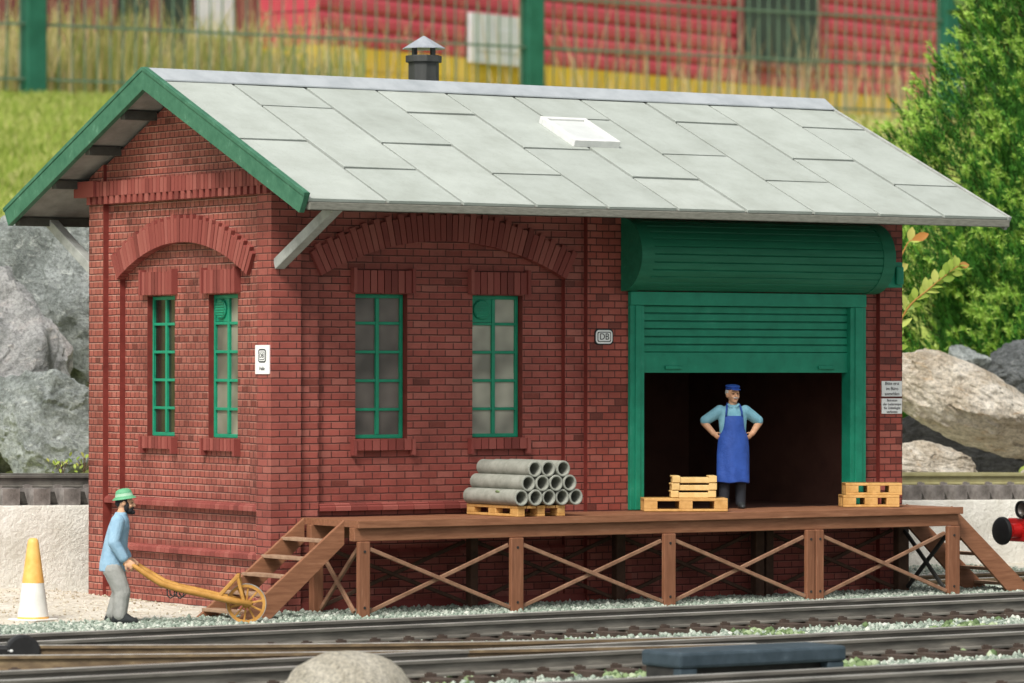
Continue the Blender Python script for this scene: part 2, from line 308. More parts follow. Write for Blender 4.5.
# ------------------------------------------------------------------ mesh helper
def wm(o):
    m = o.matrix_basis.copy(); p = o.parent
    while p: m = p.matrix_basis @ m; p = p.parent
    return m
class MB:
    def __init__(s): s.v = []; s.f = []; s.mi = []; s.m = 0
    def face(s, pts):
        k = len(s.v); s.v += [tuple(p) for p in pts]; s.f.append(tuple(range(k, k+len(pts)))); s.mi.append(s.m)
    def box(s, x0, x1, y0, y1, z0, z1):
        k = len(s.v)
        s.v += [(x0,y0,z0),(x1,y0,z0),(x1,y1,z0),(x0,y1,z0),(x0,y0,z1),(x1,y0,z1),(x1,y1,z1),(x0,y1,z1)]
        for f in ((0,3,2,1),(4,5,6,7),(0,1,5,4),(1,2,6,5),(2,3,7,6),(3,0,4,7)):
            s.f.append(tuple(k+i for i in f)); s.mi.append(s.m)
        return s
    def prism(s, poly, axis, a, b):
        "poly: 2-D outline; axis x -> poly is (y,z); y -> (x,z); z -> (x,y)"
        def P(p, t): return (t,p[0],p[1]) if axis=='x' else (p[0],t,p[1]) if axis=='y' else (p[0],p[1],t)
        k = len(s.v); n = len(poly)
        s.v += [P(p,a) for p in poly] + [P(p,b) for p in poly]
        s.f.append(tuple(range(k,k+n))); s.f.append(tuple(range(k+2*n-1,k+n-1,-1))); s.mi += [s.m]*2
        for i in range(n):
            j = (i+1)%n; s.f.append((k+i,k+n+i,k+n+j,k+j)); s.mi.append(s.m)
        return s
    def bar(s, p, q, w, h, upv=(0,0,1)):
        p = Vector(p); q = Vector(q); d = (q-p).normalized(); u = Vector(upv)
        sd = d.cross(u).normalized(); u2 = sd.cross(d)
        k = len(s.v)
        for c in (p, q):
            for a, b in ((-1,-1),(1,-1),(1,1),(-1,1)): s.v.append(tuple(c + sd*a*w/2 + u2*b*h/2))
        for f in ((0,1,2,3),(7,6,5,4),(0,4,5,1),(1,5,6,2),(2,6,7,3),(3,7,4,0)):
            s.f.append(tuple(k+i for i in f)); s.mi.append(s.m)
        return s
    def tube(s, pts, r, n=10, caps=True):
        pts = [Vector(p) for p in pts]; rr = r if isinstance(r, (list,tuple)) else [r]*len(pts)
        k = len(s.v); ref = None
        for i, p in enumerate(pts):
            d = (pts[min(i+1,len(pts)-1)]-pts[max(i-1,0)]).normalized()
            if ref is None:
                ref = d.orthogonal().normalized()
            ref = (ref - d*ref.dot(d)).normalized(); b = d.cross(ref)
            for j in range(n):
                a = 2*math.pi*j/n; s.v.append(tuple(p + (ref*math.cos(a)+b*math.sin(a))*rr[i]))
        for i in range(len(pts)-1):
            for j in range(n):
                a = k+i*n+j; b2 = k+i*n+(j+1)%n
                s.f.append((a,b2,b2+n,a+n)); s.mi.append(s.m)
        if caps:
            s.f.append(tuple(k+j for j in range(n-1,-1,-1))); e = k+(len(pts)-1)*n
            s.f.append(tuple(e+j for j in range(n))); s.mi += [s.m]*2
        return s
    def lathe(s, prof, c=(0,0,0), axis='z', n=24, a0=0, a1=2*math.pi):
        "prof: (radius, height) pairs"
        k = len(s.v); full = abs(a1-a0-2*math.pi) < 1e-6; m = n if full else n+1
        for r, h in prof:
            for j in range(m):
                a = a0+(a1-a0)*j/n; x, y = r*math.cos(a), r*math.sin(a)
                if axis == 'z': q = (c[0]+x, c[1]+y, c[2]+h)
                elif axis == 'x': q = (c[0]+h, c[1]+x, c[2]+y)
                else: q = (c[0]+x, c[1]+h, c[2]+y)
                s.v.append(q)
        for i in range(len(prof)-1):
            for j in range(n):
                a = k+i*m+j; b = k+i*m+(j+1)%m
                s.f.append((a,b,b+m,a+m)); s.mi.append(s.m)
        return s
    def ell(s, c, r, rot=None, n=14, k=9):
        "ellipsoid"
        c = Vector(c); M = rot.to_matrix() if isinstance(rot, Euler) else (rot or Matrix.Identity(3))
        b0 = len(s.v)
        for i in range(k+1):
            t = math.pi*i/k
            for j in range(n):
                a = 2*math.pi*j/n
                p = Vector((r[0]*math.sin(t)*math.cos(a), r[1]*math.sin(t)*math.sin(a), r[2]*math.cos(t)))
                s.v.append(tuple(c + M @ p))
        for i in range(k):
            for j in range(n):
                a = b0+i*n+j; b = b0+i*n+(j+1)%n
                s.f.append((a,a+n,b+n,b)); s.mi.append(s.m)
        return s
    def loft(s, rings, n=18):
        "rings: (center, rx, ry[, tilt euler]) ellipses stacked; ends closed"
        b0 = len(s.v)
        for rg in rings:
            c = Vector(rg[0]); M = rg[3].to_matrix() if len(rg) > 3 else Matrix.Identity(3)
            for j in range(n):
                a = 2*math.pi*j/n
                s.v.append(tuple(c + M @ Vector((rg[1]*math.cos(a), rg[2]*math.sin(a), 0))))
        for i in range(len(rings)-1):
            for j in range(n):
                a = b0+i*n+j; b = b0+i*n+(j+1)%n
                s.f.append((a,b,b+n,a+n)); s.mi.append(s.m)
        s.f.append(tuple(b0+j for j in range(n-1,-1,-1))); e = b0+(len(rings)-1)*n
        s.f.append(tuple(e+j for j in range(n))); s.mi += [s.m]*2
        return s
    def limb(s, pts, rad, n=12):
        "rounded tapering limb"
        for p, r in zip(pts, rad): s.ell(p, (r,r,r), n=n, k=8)
        for i in range(len(pts)-1):
            s.tube([pts[i], pts[i+1]], [rad[i], rad[i+1]], n=n)
        return s
    def mesh(s, name, mats, smooth=None, merge=True):
        me = bpy.data.meshes.new(name)
        bm = bmesh.new(); vs = [bm.verts.new(p) for p in s.v]
        for f, mi in zip(s.f, s.mi):
            try: fc = bm.faces.new([vs[i] for i in f]); fc.material_index = mi
            except ValueError: pass
        if merge: bmesh.ops.remove_doubles(bm, verts=bm.verts, dist=1e-5)
        bmesh.ops.recalc_face_normals(bm, faces=bm.faces)
        uv = bm.loops.layers.uv.new('UVMap')
        for f in bm.faces:
            n = f.normal; ax = max(range(3), key=lambda i: abs(n[i]))
            for l in f.loops:
                c = l.vert.co
                l[uv].uv = (c.y+.03, c.z) if ax == 0 else (c.x, c.z) if ax == 1 else (c.x, c.y)
            if smooth: f.smooth = True
        bm.to_mesh(me); bm.free()
        for m in (mats if isinstance(mats, (list,tuple)) else [mats]): me.materials.append(m)
        return me
    def build(s, name, mats, parent=None, smooth=None, bevel=0, world=True, merge=True):
        me = s.mesh(name, mats, smooth, merge)
        o = bpy.data.objects.new(name, me); COL.objects.link(o)
        if parent:
            o.parent = parent
            if world: me.transform(wm(parent).inverted())
        if smooth and smooth is not True:
            me.set_sharp_from_angle(angle=R(smooth))
        if bevel:
            b = o.modifiers.new('bevel', 'BEVEL'); b.width = bevel; b.segments = 2; b.limit_method = 'ANGLE'; b.angle_limit = R(40)
        return o
def tag(o, label=None, cat=None, group=None, kind=None):
    if label: o['label'] = label
    if cat: o['category'] = cat
    if group: o['group'] = group
    if kind: o['kind'] = kind
    return o
def empty(name, loc=(0,0,0), rz=0, label=None, cat=None, group=None):
    o = bpy.data.objects.new(name, None); COL.objects.link(o); o.empty_display_size = .2
    o.location = loc; o.rotation_euler = (0,0,rz)
    return tag(o, label, cat, group)
def fast_mesh(name, V, F, mats, mi=None, smooth=False):
    "V (n,3), F (m,k) numpy -> object"
    me = bpy.data.meshes.new(name); V = np.asarray(V, np.float32); F = np.asarray(F, np.int32); k = F.shape[1]
    me.vertices.add(len(V)); me.vertices.foreach_set('co', V.ravel())
    me.loops.add(F.size); me.loops.foreach_set('vertex_index', F.ravel())
    me.polygons.add(len(F)); me.polygons.foreach_set('loop_start', np.arange(0, F.size, k, dtype=np.int32))
    if mi is not None: me.polygons.foreach_set('material_index', np.asarray(mi, np.int32))
    if smooth: me.polygons.foreach_set('use_smooth', np.ones(len(F), bool))
    for m in (mats if isinstance(mats, (list,tuple)) else [mats]): me.materials.append(m)
    me.update(calc_edges=True); me.validate()
    o = bpy.data.objects.new(name, me); COL.objects.link(o)
    return o
def textob(name, body, size, loc, rot, parent, mat=None, world=True):
    cu = bpy.data.curves.new(name, 'FONT'); cu.body = body; cu.size = size; cu.align_x = 'CENTER'; cu.align_y = 'CENTER'
    cu.extrude = .0015; cu.materials.append(mat or M_ink)
    o = bpy.data.objects.new(name, cu); COL.objects.link(o); o.parent = parent
    o.matrix_basis = (wm(parent).inverted() @ (Matrix.Translation(loc) @ Euler(rot).to_matrix().to_4x4()))
    dg = bpy.context.evaluated_depsgraph_get(); me = bpy.data.meshes.new_from_object(o.evaluated_get(dg))
    n = bpy.data.objects.new(name, me); COL.objects.link(n); n.parent = parent; n.matrix_basis = o.matrix_basis
    bpy.data.objects.remove(o); return n
def wall_grid(mb, us, zs, holes, to3, t0, t1):
    "wall plate with rectangular holes; to3(u,z,t); front at t0, back at t1"
    U = sorted(set(us + [h[0] for h in holes] + [h[1] for h in holes])); Z = sorted(set(zs + [h[2] for h in holes] + [h[3] for h in holes]))
    def solid(i, j):
        if i < 0 or j < 0 or i >= len(U)-1 or j >= len(Z)-1: return False
        cu, cz = (U[i]+U[i+1])/2, (Z[j]+Z[j+1])/2
        return not any(h[0] < cu < h[1] and h[2] < cz < h[3] for h in holes)
    for i in range(len(U)-1):
        for j in range(len(Z)-1):
            if not solid(i, j): continue
            a, b, c, d = U[i], U[i+1], Z[j], Z[j+1]
            for t in (t0, t1): mb.face([to3(a,c,t), to3(b,c,t), to3(b,d,t), to3(a,d,t)])
            if not solid(i-1,j): mb.face([to3(a,c,t0), to3(a,d,t0), to3(a,d,t1), to3(a,c,t1)])
            if not solid(i+1,j): mb.face([to3(b,c,t0), to3(b,d,t0), to3(b,d,t1), to3(b,c,t1)])
            if not solid(i,j-1): mb.face([to3(a,c,t0), to3(b,c,t0), to3(b,c,t1), to3(a,c,t1)])
            if not solid(i,j+1): mb.face([to3(a,d,t0), to3(b,d,t0), to3(b,d,t1), to3(a,d,t1)])

# ================================================================== FREIGHT SHED
LX, DY = 9.70, 4.704
EX0, EX1, EY = -.443, LX+.522, 1.572
ZE, ZR = 4.928, 6.612                    # top of roof skin at eave and ridge
SL = (ZR-ZE)/(DY/2+EY)
def roof_z(y): return ZE + SL*(min(y, DY-y)+EY)
shed = empty('freight_shed', (0,0,0), 0, 'red brick goods shed with pale slab roof, green barge boards and half raised green shutter', 'building')

FX = lambda u,z,t: (u,t,z)      # front wall: u = x, t = y
GX = lambda u,z,t: (t,u,z)      # gable wall: u = y, t = x
def arc(cx, cz, r, a, n, lo=None):
    return [(cx + r*math.sin(-a+2*a*i/n), cz + r*math.cos(-a+2*a*i/n)) for i in range(n+1)]

def walls():
    # ---- front wall
    mb = MB(); ZT = 5.42
    mb.box(0, .416, 0, .34, 0, ZT)                                   # corner pilaster
    mb.box(.416, .713, .08, .34, 0, ZT)
    mb.box(4.325, 4.614, .08, .34, 0, ZT)
    arcp = arc(2.519, .705, 3.825, math.asin(1.806/3.825), 30)
    mb.prism([(.713, arcp[0][1])] + arcp[1:-1] + [(4.325, arcp[-1][1]), (4.325, ZT), (.713, ZT)], 'y', .08, .34)
    holes = [(1.28,2.03,2.085,3.862),(2.985,3.735,2.085,3.862)]
    wall_grid(mb, [.713,4.325], [1.22,4.6], holes, FX, .16, .335)
    mb.box(.713, 4.325, .11, .34, 0, .66); mb.box(.713, 4.325, .14, .34, .66, 1.22)
    mb.m = 1
    mb.box(4.614, 5.30, 0, .34, 0, ZT)                               # dark-flecked pilaster beside the door
    mb.box(9.322, LX, 0, .34, 0, ZT)
    mb.m = 0
    mb.box(5.30, 9.0, .02, .34, 0, 1.10); mb.box(5.30, 9.0, .03, .34, 3.86, ZT)
    mb.box(9.0, 9.322, .08, .34, 0, ZT)
    fr = mb.build('wall', [M_brick, M_brickp, M_step], shed)
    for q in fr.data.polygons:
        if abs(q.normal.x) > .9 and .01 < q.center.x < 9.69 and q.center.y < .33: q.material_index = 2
    # sloping brick sill of the blind arch, low plinth
    mb = MB()
    for i in range(16):
        a, b = .716+.2254*i+.004, .716+.2254*(i+1)-.004
        mb.prism([(.055,1.215),(.055,1.262),(.10,1.305),(.155,1.305),(.155,1.215)], 'x', a, b)
        mb.prism([(.055,.655),(.055,.69),(.10,.73),(.135,.73),(.135,.655)], 'x', a, b)
    mb.box(.72, 4.32, .07, .135, 1.22, 1.29)
    mb.box(.42, 4.61, .035, .078, 0, .11)
    mb.build('string_course', M_voussoir, fr, merge=False)
    def voussoirs(par, c, cz, r0, r1, a, n, axis, t0, t1):
        mb = MB(); da = 2*a/n
        for i in range(n):
            a0 = -a+da*i+da*.07; a1 = a0+da*.86; ro = r1 + (.040 if i % 2 else -.008) + random.uniform(-.006,.006)
            p = [(c+r0*math.sin(a0), cz+r0*math.cos(a0)), (c+r0*math.sin(a1), cz+r0*math.cos(a1)),
                 (c+ro*math.sin(a1), cz+ro*math.cos(a1)), (c+ro*math.sin(a0), cz+ro*math.cos(a0))]
            tt = t0 + random.uniform(-.004,.004)
            mb.prism(p, axis, tt, t1)
        inn = arc(c, cz, r0+.006, a*.995, 30); outr = arc(c, cz, r1-.02, a*.995, 30); mb.m = 1
        for i in range(30): mb.prism([inn[i], inn[i+1], outr[i+1], outr[i]], axis, t0+.022, t1-.004)
        mb.build('arch', [M_voussoir, M_joint], par, merge=False)
    voussoirs(fr, 2.519, .705, 3.82, 4.15, math.asin(1.80/3.82), 46, 'y', .03, .13)
    def lintel(par, c, z0, z1, w, to3, t0, t1, name, ears=True, n=9, up_ears=False):
        mb = MB(); bw = w/n
        def bx(a,b,lo,hi,d):
            A = to3(a,lo,d); B = to3(b,hi,t1); mb.box(min(A[0],B[0]),max(A[0],B[0]),min(A[1],B[1]),max(A[1],B[1]),lo,hi)
        for i in range(n):
            bx(c-w/2+bw*i+.007, c-w/2+bw*(i+1)-.007, z0, z1, t0+random.uniform(-.005,.005))
        if ears:
            for s in (-1,1):
                e0 = c+s*w/2; e1 = c+s*(w/2+.048)
                bx(min(e0,e1)+.003, max(e0,e1)-.003, z0-(0 if up_ears else .06), z1+(.03 if up_ears else 0), t0-.022)
        mb.m = 1; bx(c-w/2, c+w/2, z0+.012, z1-.012, t0+.02)
        mb.build(name, [M_voussoir, M_joint], par, merge=False)
    for c in (1.655, 3.36):
        lintel(fr, c, 3.875, 4.15, .80, FX, .09, .158, 'lintel', up_ears=True, n=8)
        lintel(fr, c, 1.945, 2.08, .80, FX, .09, .158, 'sill', n=7)
    # ---- gable wall seen on the left
    mb = MB()
    mb.box(.001, .30, .345, .352, 0, 5.06)
    YA, YB = .345, 4.314
    def gpoly(y0, y1, z0):
        pts = [(y0,z0)]
        ys = [y1] + ([DY/2] if y0 < DY/2 < y1 else []) + [y0]
        return pts + [(y1,z0)] + [(y, roof_z(y)-.20) for y in ys]
    mb = MB()
    mb.prism(gpoly(.341, .353, 0), 'x', 0, .32)
    mb.prism(gpoly(YB, DY, 0), 'x', 0, .32)
    mb.prism(gpoly(.353, YB, 5.06), 'x', .05, .32)
    ap = arc(2.325, 1.10, 3.43, math.asin(1.68/3.43), 30)
    y0, y1 = 2.325-1.68, 2.325+1.68
    mb.prism([(y0, ap[0][1])] + ap[1:-1] + [(y1, ap[-1][1]), (y1, 5.06), (y0, 5.06)], 'x', .08, .32)
    mb.box(.08, .32, .353, y0, 1.22, 5.06); mb.box(.08, .32, y1, YB, 1.22, 5.06)
    holes = [(1.09,1.822,2.085,3.862),(2.69,3.412,2.085,3.862)]
    wall_grid(mb, [y0,y1], [1.22,4.6], holes, GX, .16, .315)
    mb.box(.13, .32, .353, YB, .66, 1.22); mb.box(.10, .32, .353, YB, .13, .66); mb.box(.05, .32, .353, YB, 0, .13)
    ga = mb.build('wall', [M_brickg, M_step], shed)
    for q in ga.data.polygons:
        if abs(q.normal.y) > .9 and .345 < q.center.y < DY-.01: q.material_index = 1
    mb = MB()
    for z in (1.215, .63):
        t = .155 if z > 1 else .125
        n = 34; bw = (YB-.36)/n
        for i in range(n):
            a, b = .358+bw*i+.003, .358+bw*(i+1)-.003
            mb.prism([(.015,z),(.015,z+.052),(.05,z+.088),(t,z+.088),(t,z)], 'y', a, b)
        mb.box(.03, t, .36, YB-.004, z+.004, z+.075)
    mb.build('string_course', M_voussoir, ga, merge=False)
    voussoirs(ga, 2.325, 1.10, 3.425, 3.73, math.asin(1.68/3.425), 46, 'x', .025, .13)
    for c in (1.456, 3.05):
        lintel(ga, c, 3.875, 4.165, .78, GX, .09, .158, 'lintel', up_ears=True, n=9)
        lintel(ga, c, 1.93, 2.08, .78, GX, .09, .158, 'sill', n=9)
    # cornice: upright bricks over a row of dentils
    mb = MB(); n = 46; a, b = .03, 4.40; w = (b-a)/n
    for i in range(n):
        mb.box(-.06+random.uniform(-.004,.004), .06, a+w*i+.007, a+w*(i+1)-.007, 5.158, 5.345)
    mb.m = 1; mb.box(-.028, .06, a, b, 5.165, 5.338); mb.m = 0
    mb.box(-.10, .10, 4.404, DY+.24, 5.155, 5.36)
    y = .02
    while y < 4.70:
        mb.box(-.058, .06, y, y+.092, 5.058, 5.156); y += .157
    mb.build('cornice', [M_voussoir, M_joint], ga, merge=False)
    # ---- walls on the two sides away from the camera
    mb = MB(); mb.box(.30, LX-.30, DY-.30, DY, 0, 5.42); mb.build('wall', M_brick, shed)
    mb = MB(); mb.prism(gpoly(.341, DY, 0), 'x', LX-.30, LX); mb.build('wall', M_brickg, shed)
    # ---- dark inside
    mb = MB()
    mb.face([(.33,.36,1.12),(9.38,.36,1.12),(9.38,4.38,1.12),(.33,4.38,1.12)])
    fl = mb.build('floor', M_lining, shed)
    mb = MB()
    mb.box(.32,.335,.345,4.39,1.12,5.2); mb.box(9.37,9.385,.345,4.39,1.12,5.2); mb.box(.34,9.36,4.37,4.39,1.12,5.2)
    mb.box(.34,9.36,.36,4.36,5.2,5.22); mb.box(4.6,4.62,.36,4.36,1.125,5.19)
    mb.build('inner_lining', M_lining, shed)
walls()

def window(c, to3, t, pane_mat, vent):
    w, z0, z1 = .74, 2.09, 3.858
    root = MB()
    def bx(mb, a, b, lo, hi, d0, d1):
        A = to3(a,lo,d0); B = to3(b,hi,d1); mb.box(min(A[0],B[0]),max(A[0],B[0]),min(A[1],B[1]),max(A[1],B[1]),lo,hi)
    e = empty('window', to3(c, z0, t)); e.parent = shed
    fr = MB(); fw_ = .045
    bx(fr, c-w/2, c-w/2+fw_, z0, z1, t, t+.05); bx(fr, c+w/2-fw_, c+w/2, z0, z1, t, t+.05)
    bx(fr, c-w/2+fw_, c+w/2-fw_, z0, z0+fw_, t, t+.05); bx(fr, c-w/2+fw_, c+w/2-fw_, z1-fw_, z1, t, t+.05)
    bx(fr, c-.024, c+.024, z0+fw_, z1-fw_, t-.004, t+.045)
    for i in range(1,5):
        z = z0 + (z1-z0)*i/5
        bx(fr, c-w/2+fw_, c-.025, z-.018, z+.018, t, t+.045); bx(fr, c+.025, c+w/2-fw_, z-.018, z+.018, t, t+.045)
    fr.build('frame', M_green, e, bevel=.006)
    pn = MB(); bx(pn, c-w/2+.01, c+w/2-.01, z0+.01, z1-.01, t+.03, t+.04); pn.build('pane', pane_mat, e)
    if vent:
        s = vent; zc = z0+(z1-z0)*.9; cu = c+s*(w/4-.008)
        v = MB(); bx(v, cu-w/4+.03, cu+w/4-.028, zc-.155, zc+.15, t+.012, t+.028)
        ax = 'y' if to3 is FX else 'x'
        cc = to3(cu, zc, t+.012)
        v.lathe([(.0,-.03),(.115,-.03),(.125,-.02),(.125,0)], cc, ax, 20)
        for k in range(-3,4):
            hw = math.sqrt(max(.11**2-(k*.032)**2, 0))
            bx(v, cu-hw, cu+hw, zc+k*.032-.009, zc+k*.032+.009, t-.028, t-.016)
        v.build('vent', M_green, e, bevel=.003)
window(1.655, FX, .255, M_panedark, 0)
window(3.36, FX, .255, M_panelight, -1)
window(3.05, GX, .235, M_paneshade, 0)
window(1.456, GX, .235, M_panegreen, 1)

def shutter():
    d = empty('shutter_door', (7.14,0,1.144)); d.parent = shed
    mb = MB()
    n = 9; z0, z1 = 3.16, 3.76; h = (z1-z0)/6
    for i in range(6):
        z = z0+h*i
        mb.prism([(.05,z+.001),(.022,z+.006),(.016,z+h-.014),(.05,z+h-.010)], 'x', 5.46, 8.79)
        mb.box(5.46, 8.79, .05, .07, z-.006, z+h+.006)
    mb.box(5.46, 8.79, .012, .06, 2.895, 3.155)
    cu = mb.build('curtain', M_doorgreen, d, bevel=.004)
    for x in (5.95, 8.42):
        hb = MB(); hb.box(x-.13, x+.13, -.02, .012, 2.94, 2.985); hb.build('handle', M_doorgreen, d, bevel=.008)
    for a, b in ((5.24,5.458),(8.786,9.046)):
        g = MB(); g.box(a, b, -.055, .14, 1.15, 3.755); g.box(a+.07, b-.07, -.075, -.054, 1.15, 3.755)
        g.build('guide', M_doorgreen, d, bevel=.008)
    g = MB(); g.box(5.24, 9.046, -.065, .20, 3.757, 3.93); g.build('header', M_doorgreen, d, bevel=.008)
    # roller housing: ribbed half drum with smooth end bands
    mb = MB(); cz = 4.40; rr = .465; x0, x1 = 5.13, 9.22
    def drum(r, xa, xb, n=36):
        pts = [(-r*math.sin(a)*1.0+.0, cz+r*math.cos(a)) for a in [math.pi*i/n for i in range(n+1)]]
        mb.prism(pts, 'x', xa, xb)
    drum(.468, x0, x0+.20); drum(.468, x1-.20, x1)
    pts = []
    k = 14
    for i in range(k):
        a0, a1 = math.pi*i/k, math.pi*(i+1)/k
        for a, r in ((a0, .444), (a0+.022, .458), ((a0+a1)/2, .461), (a1-.022, .458)): pts.append((-r*math.sin(a), cz+r*math.cos(a)))
    pts.append((0, cz-.444))
    mb.prism(pts, 'x', x0+.20, x1-.20)
    mb.build('housing', M_housing, d, smooth=22)
    mb = MB(); mb.box(x1+.002, 9.52, -.24, -.002, 4.02, 4.36); mb.box(9.38, 9.50, -.29, -.241, 4.06, 4.30)
    mb.build('bearing_bracket', M_doorgreen, d, bevel=.02)
shutter()

def roof():
    sl = math.hypot(1, SL); L = (DY/2+EY)*sl
    nrm = Vector((0,-SL,1)).normalized(); tv = Vector((0,1,SL)).normalized()
    def P(x, s, h=0): return Vector((x,-EY,ZE)) + tv*s + nrm*h     # front slope
    def Q(x, s, h=0): v = P(x,.13+s*(1-.13/L),h); return Vector((x, DY-v.y, v.z))
    mb = MB()
    for F in (P, Q):
        k = len(mb.v)
        for x in (EX0+.03, EX1-.02):
            for s, h in ((0.03,-.13),(L,-.13),(L,-.035),(0.03,-.035)): mb.v.append(tuple(F(x,s,h)))
        for f in ((0,1,2,3),(7,6,5,4),(0,4,5,1),(1,5,6,2),(2,6,7,3),(3,7,4,0)): mb.f.append(tuple(k+i for i in f)); mb.mi.append(0)
    rf = mb.build('roof', M_roofunder, shed)
    # slabs, staggered in columns, with a narrow joint between
    mb = MB(); j0 = .667; st = 1.056
    xs = [EX0+.012] + [j0+st*k for k in range(9)] + [EX1-.012]
    for F in (P, Q):
        for c in range(len(xs)-1):
            a, b = xs[c]+.021, xs[c+1]-.021
            if F is Q: cuts = [0, 1.9, L] if c % 2 else [0, .95, 3.05, L]
            else:
                o = random.uniform(-.05,.05)
                cuts = [0, 2.03+o, L] if c % 2 == 0 else [0, 1.07+o, 3.22+o, L]
            for i in range(len(cuts)-1):
                s0, s1 = cuts[i]+(.022 if i else 0), cuts[i+1]-(.008 if i < len(cuts)-2 else .02)
                hh = random.uniform(-.005,.005); k = len(mb.v); tl = random.uniform(-.003,.003)
                for s, h in ((s0,-.034),(s1,-.034),(s1,hh-.004),(s0,hh+.006)):
                    mb.v.append(tuple(F(a,s,h+(tl if h>-.03 else 0))))
                for s, h in ((s0,-.034),(s1,-.034),(s1,hh-.004),(s0,hh+.006)):
                    mb.v.append(tuple(F(b,s,h-(tl if h>-.03 else 0))))
                for f in ((0,1,2,3),(7,6,5,4),(0,4,5,1),(1,5,6,2),(2,6,7,3),(3,7,4,0)): mb.f.append(tuple(k+q for q in f)); mb.mi.append(0)
    mb.m = 1
    for F in (P, Q): mb.face([F(EX0+.035,.05,-.033),F(EX1-.025,.05,-.033),F(EX1-.025,L-.02,-.033),F(EX0+.035,L-.02,-.033)])
    mb.build('slab_covering', [M_slab, M_purlin], rf, bevel=.004, merge=False)
    # eave fascia
    for F in (P, Q):
        mb = MB(); y = F(0,0).y; sg = 1 if F is P else -1
        z = F(0,0).z; mb.box(EX0+.04, EX1-.004, min(y-.012*sg, y+.05*sg), max(y-.012*sg, y+.05*sg), z-.128, z-.036)
        mb.build('eave_fascia', M_fascia, rf, bevel=.01)
    # ridge cap
    mb = MB()
    for sg in (-1,1):
        c = Vector((0, DY/2, ZR+.012))
        for (s0, s1) in ((0,.27),):
            k = len(mb.v)
            for x in (EX0-.03, EX1-.005):
                for s, h in ((-.01,.0),(s1,.0),(s1,.022),(-.0,.022)):
                    mb.v.append((x, DY/2 + sg*s/sl, ZR+.058 - SL*s/sl + h - (.05 if s > .1 else 0)))
            for f in ((0,1,2,3),(7,6,5,4),(0,4,5,1),(1,5,6,2),(2,6,7,3),(3,7,4,0)): mb.f.append(tuple(k+i for i in f)); mb.mi.append(0)
    mb.build('ridge_cap', M_ridge, rf, bevel=.005, merge=False)
    # barge boards
    for x0, x1 in ((EX0-.045, EX0+.028), (EX1-.018, EX1+.03)):
        for F in (P, Q):
            mb = MB(); k = len(mb.v); tp = .080 if x0 < 0 else .012
            for x in (x0, x1):
                pts = [F(x,-.02,tp), F(x,.02,-.185), F(x,L-.185*SL,-.185), F(x,L+tp*SL,tp)]
                pts[2].y = DY/2 - (.0005 if F is P else -.0005); pts[3].y = pts[2].y
                for p in pts: mb.v.append(tuple(p))
            for f in ((0,1,2,3),(7,6,5,4),(0,4,5,1),(1,5,6,2),(2,6,7,3),(3,7,4,0)): mb.f.append(tuple(k+i for i in f)); mb.mi.append(0)
            kx = len(mb.v)      # drip strip along the upper edge
            for x in (x0-.012, x1-.02):
                for s, h in ((-.02,tp-.045),(L+.01,tp-.045),(L+.01,tp+.008),(-.02,tp+.008)): mb.v.append(tuple(F(x,s,h)))
            for f in ((0,1,2,3),(7,6,5,4),(0,4,5,1),(1,5,6,2),(2,6,7,3),(3,7,4,0)): mb.f.append(tuple(kx+i for i in f)); mb.mi.append(0)
            mb.build('barge_board', M_bargegreen if x0 < 0 else M_strut, rf, bevel=.006, merge=False)
    # purlin ends under the overhang
    for y, in ((3.02,),(3.97,),(4.90,),(5.95,)):
        for yy in (y, DY-y):
            zt = roof_z(yy)-.14
            mb = MB(); x_in = .05 if 0 < yy < DY else EX1-.1
            mb.box(EX0+.035, x_in, yy-.06, yy+.06, zt-.11, zt); mb.build('purlin', M_purlin, rf)
    # skylight
    mb = MB(); s0, s1, xa, xb = 2.13, 3.0, 4.66, 5.37
    def blk(xa, xb, s0, s1, h0, h1):
        k = len(mb.v)
        for x in (xa, xb):
            for s, h in ((s0,h0),(s1,h0),(s1,h1),(s0,h1)): mb.v.append(tuple(P(x,s,h)))
        for f in ((0,1,2,3),(7,6,5,4),(0,4,5,1),(1,5,6,2),(2,6,7,3),(3,7,4,0)): mb.f.append(tuple(k+i for i in f)); mb.mi.append(mb.m)
    blk(xa, xb, s0, s0+.07, 0, .095); blk(xa, xb, s1-.07, s1, 0, .095)
    blk(xa, xa+.07, s0+.071, s1-.071, 0, .095); blk(xb-.07, xb, s0+.071, s1-.071, 0, .095)
    mb.m = 1; blk(xa+.07, xb-.07, s0+.07, s1-.07, .0, .07)
    mb.build('skylight', [M_white, M_skyglass], rf, bevel=.006, merge=False)
roof()

def chimney():
    c = (3.99, 2.9); e = empty('chimney', (c[0], c[1], 6.3)); e.parent = shed
    mb = MB(); p8 = [(c[0]+.205*math.cos(R(22.5+45*i)), c[1]+.205*math.sin(R(22.5+45*i))) for i in range(8)]
    mb.prism(p8, 'z', 6.25, 7.0); mb.build('flue', M_flue, e, bevel=.006)
    mb = MB(); p8 = [(c[0]+.243*math.cos(R(22.5+45*i)), c[1]+.243*math.sin(R(22.5+45*i))) for i in range(8)]
    mb.prism(p8, 'z', 6.965, 7.055); mb.build('collar', M_flue, e, bevel=.01)
    mb = MB()
    for i in range(4):
        a = R(12+90*i); x, y = c[0]+.17*math.cos(a), c[1]+.17*math.sin(a); mb.box(x-.025,x+.025,y-.025,y+.025,7.05,7.155)
    mb.build('cap_post', M_flue, e)
    mb = MB(); mb.lathe([(0,.165),(.03,.15),(.285,.0),(.285,-.012),(.0,.02)], (c[0],c[1],7.155), 'z', 8); mb.build('cap', M_cap, e)
chimney()

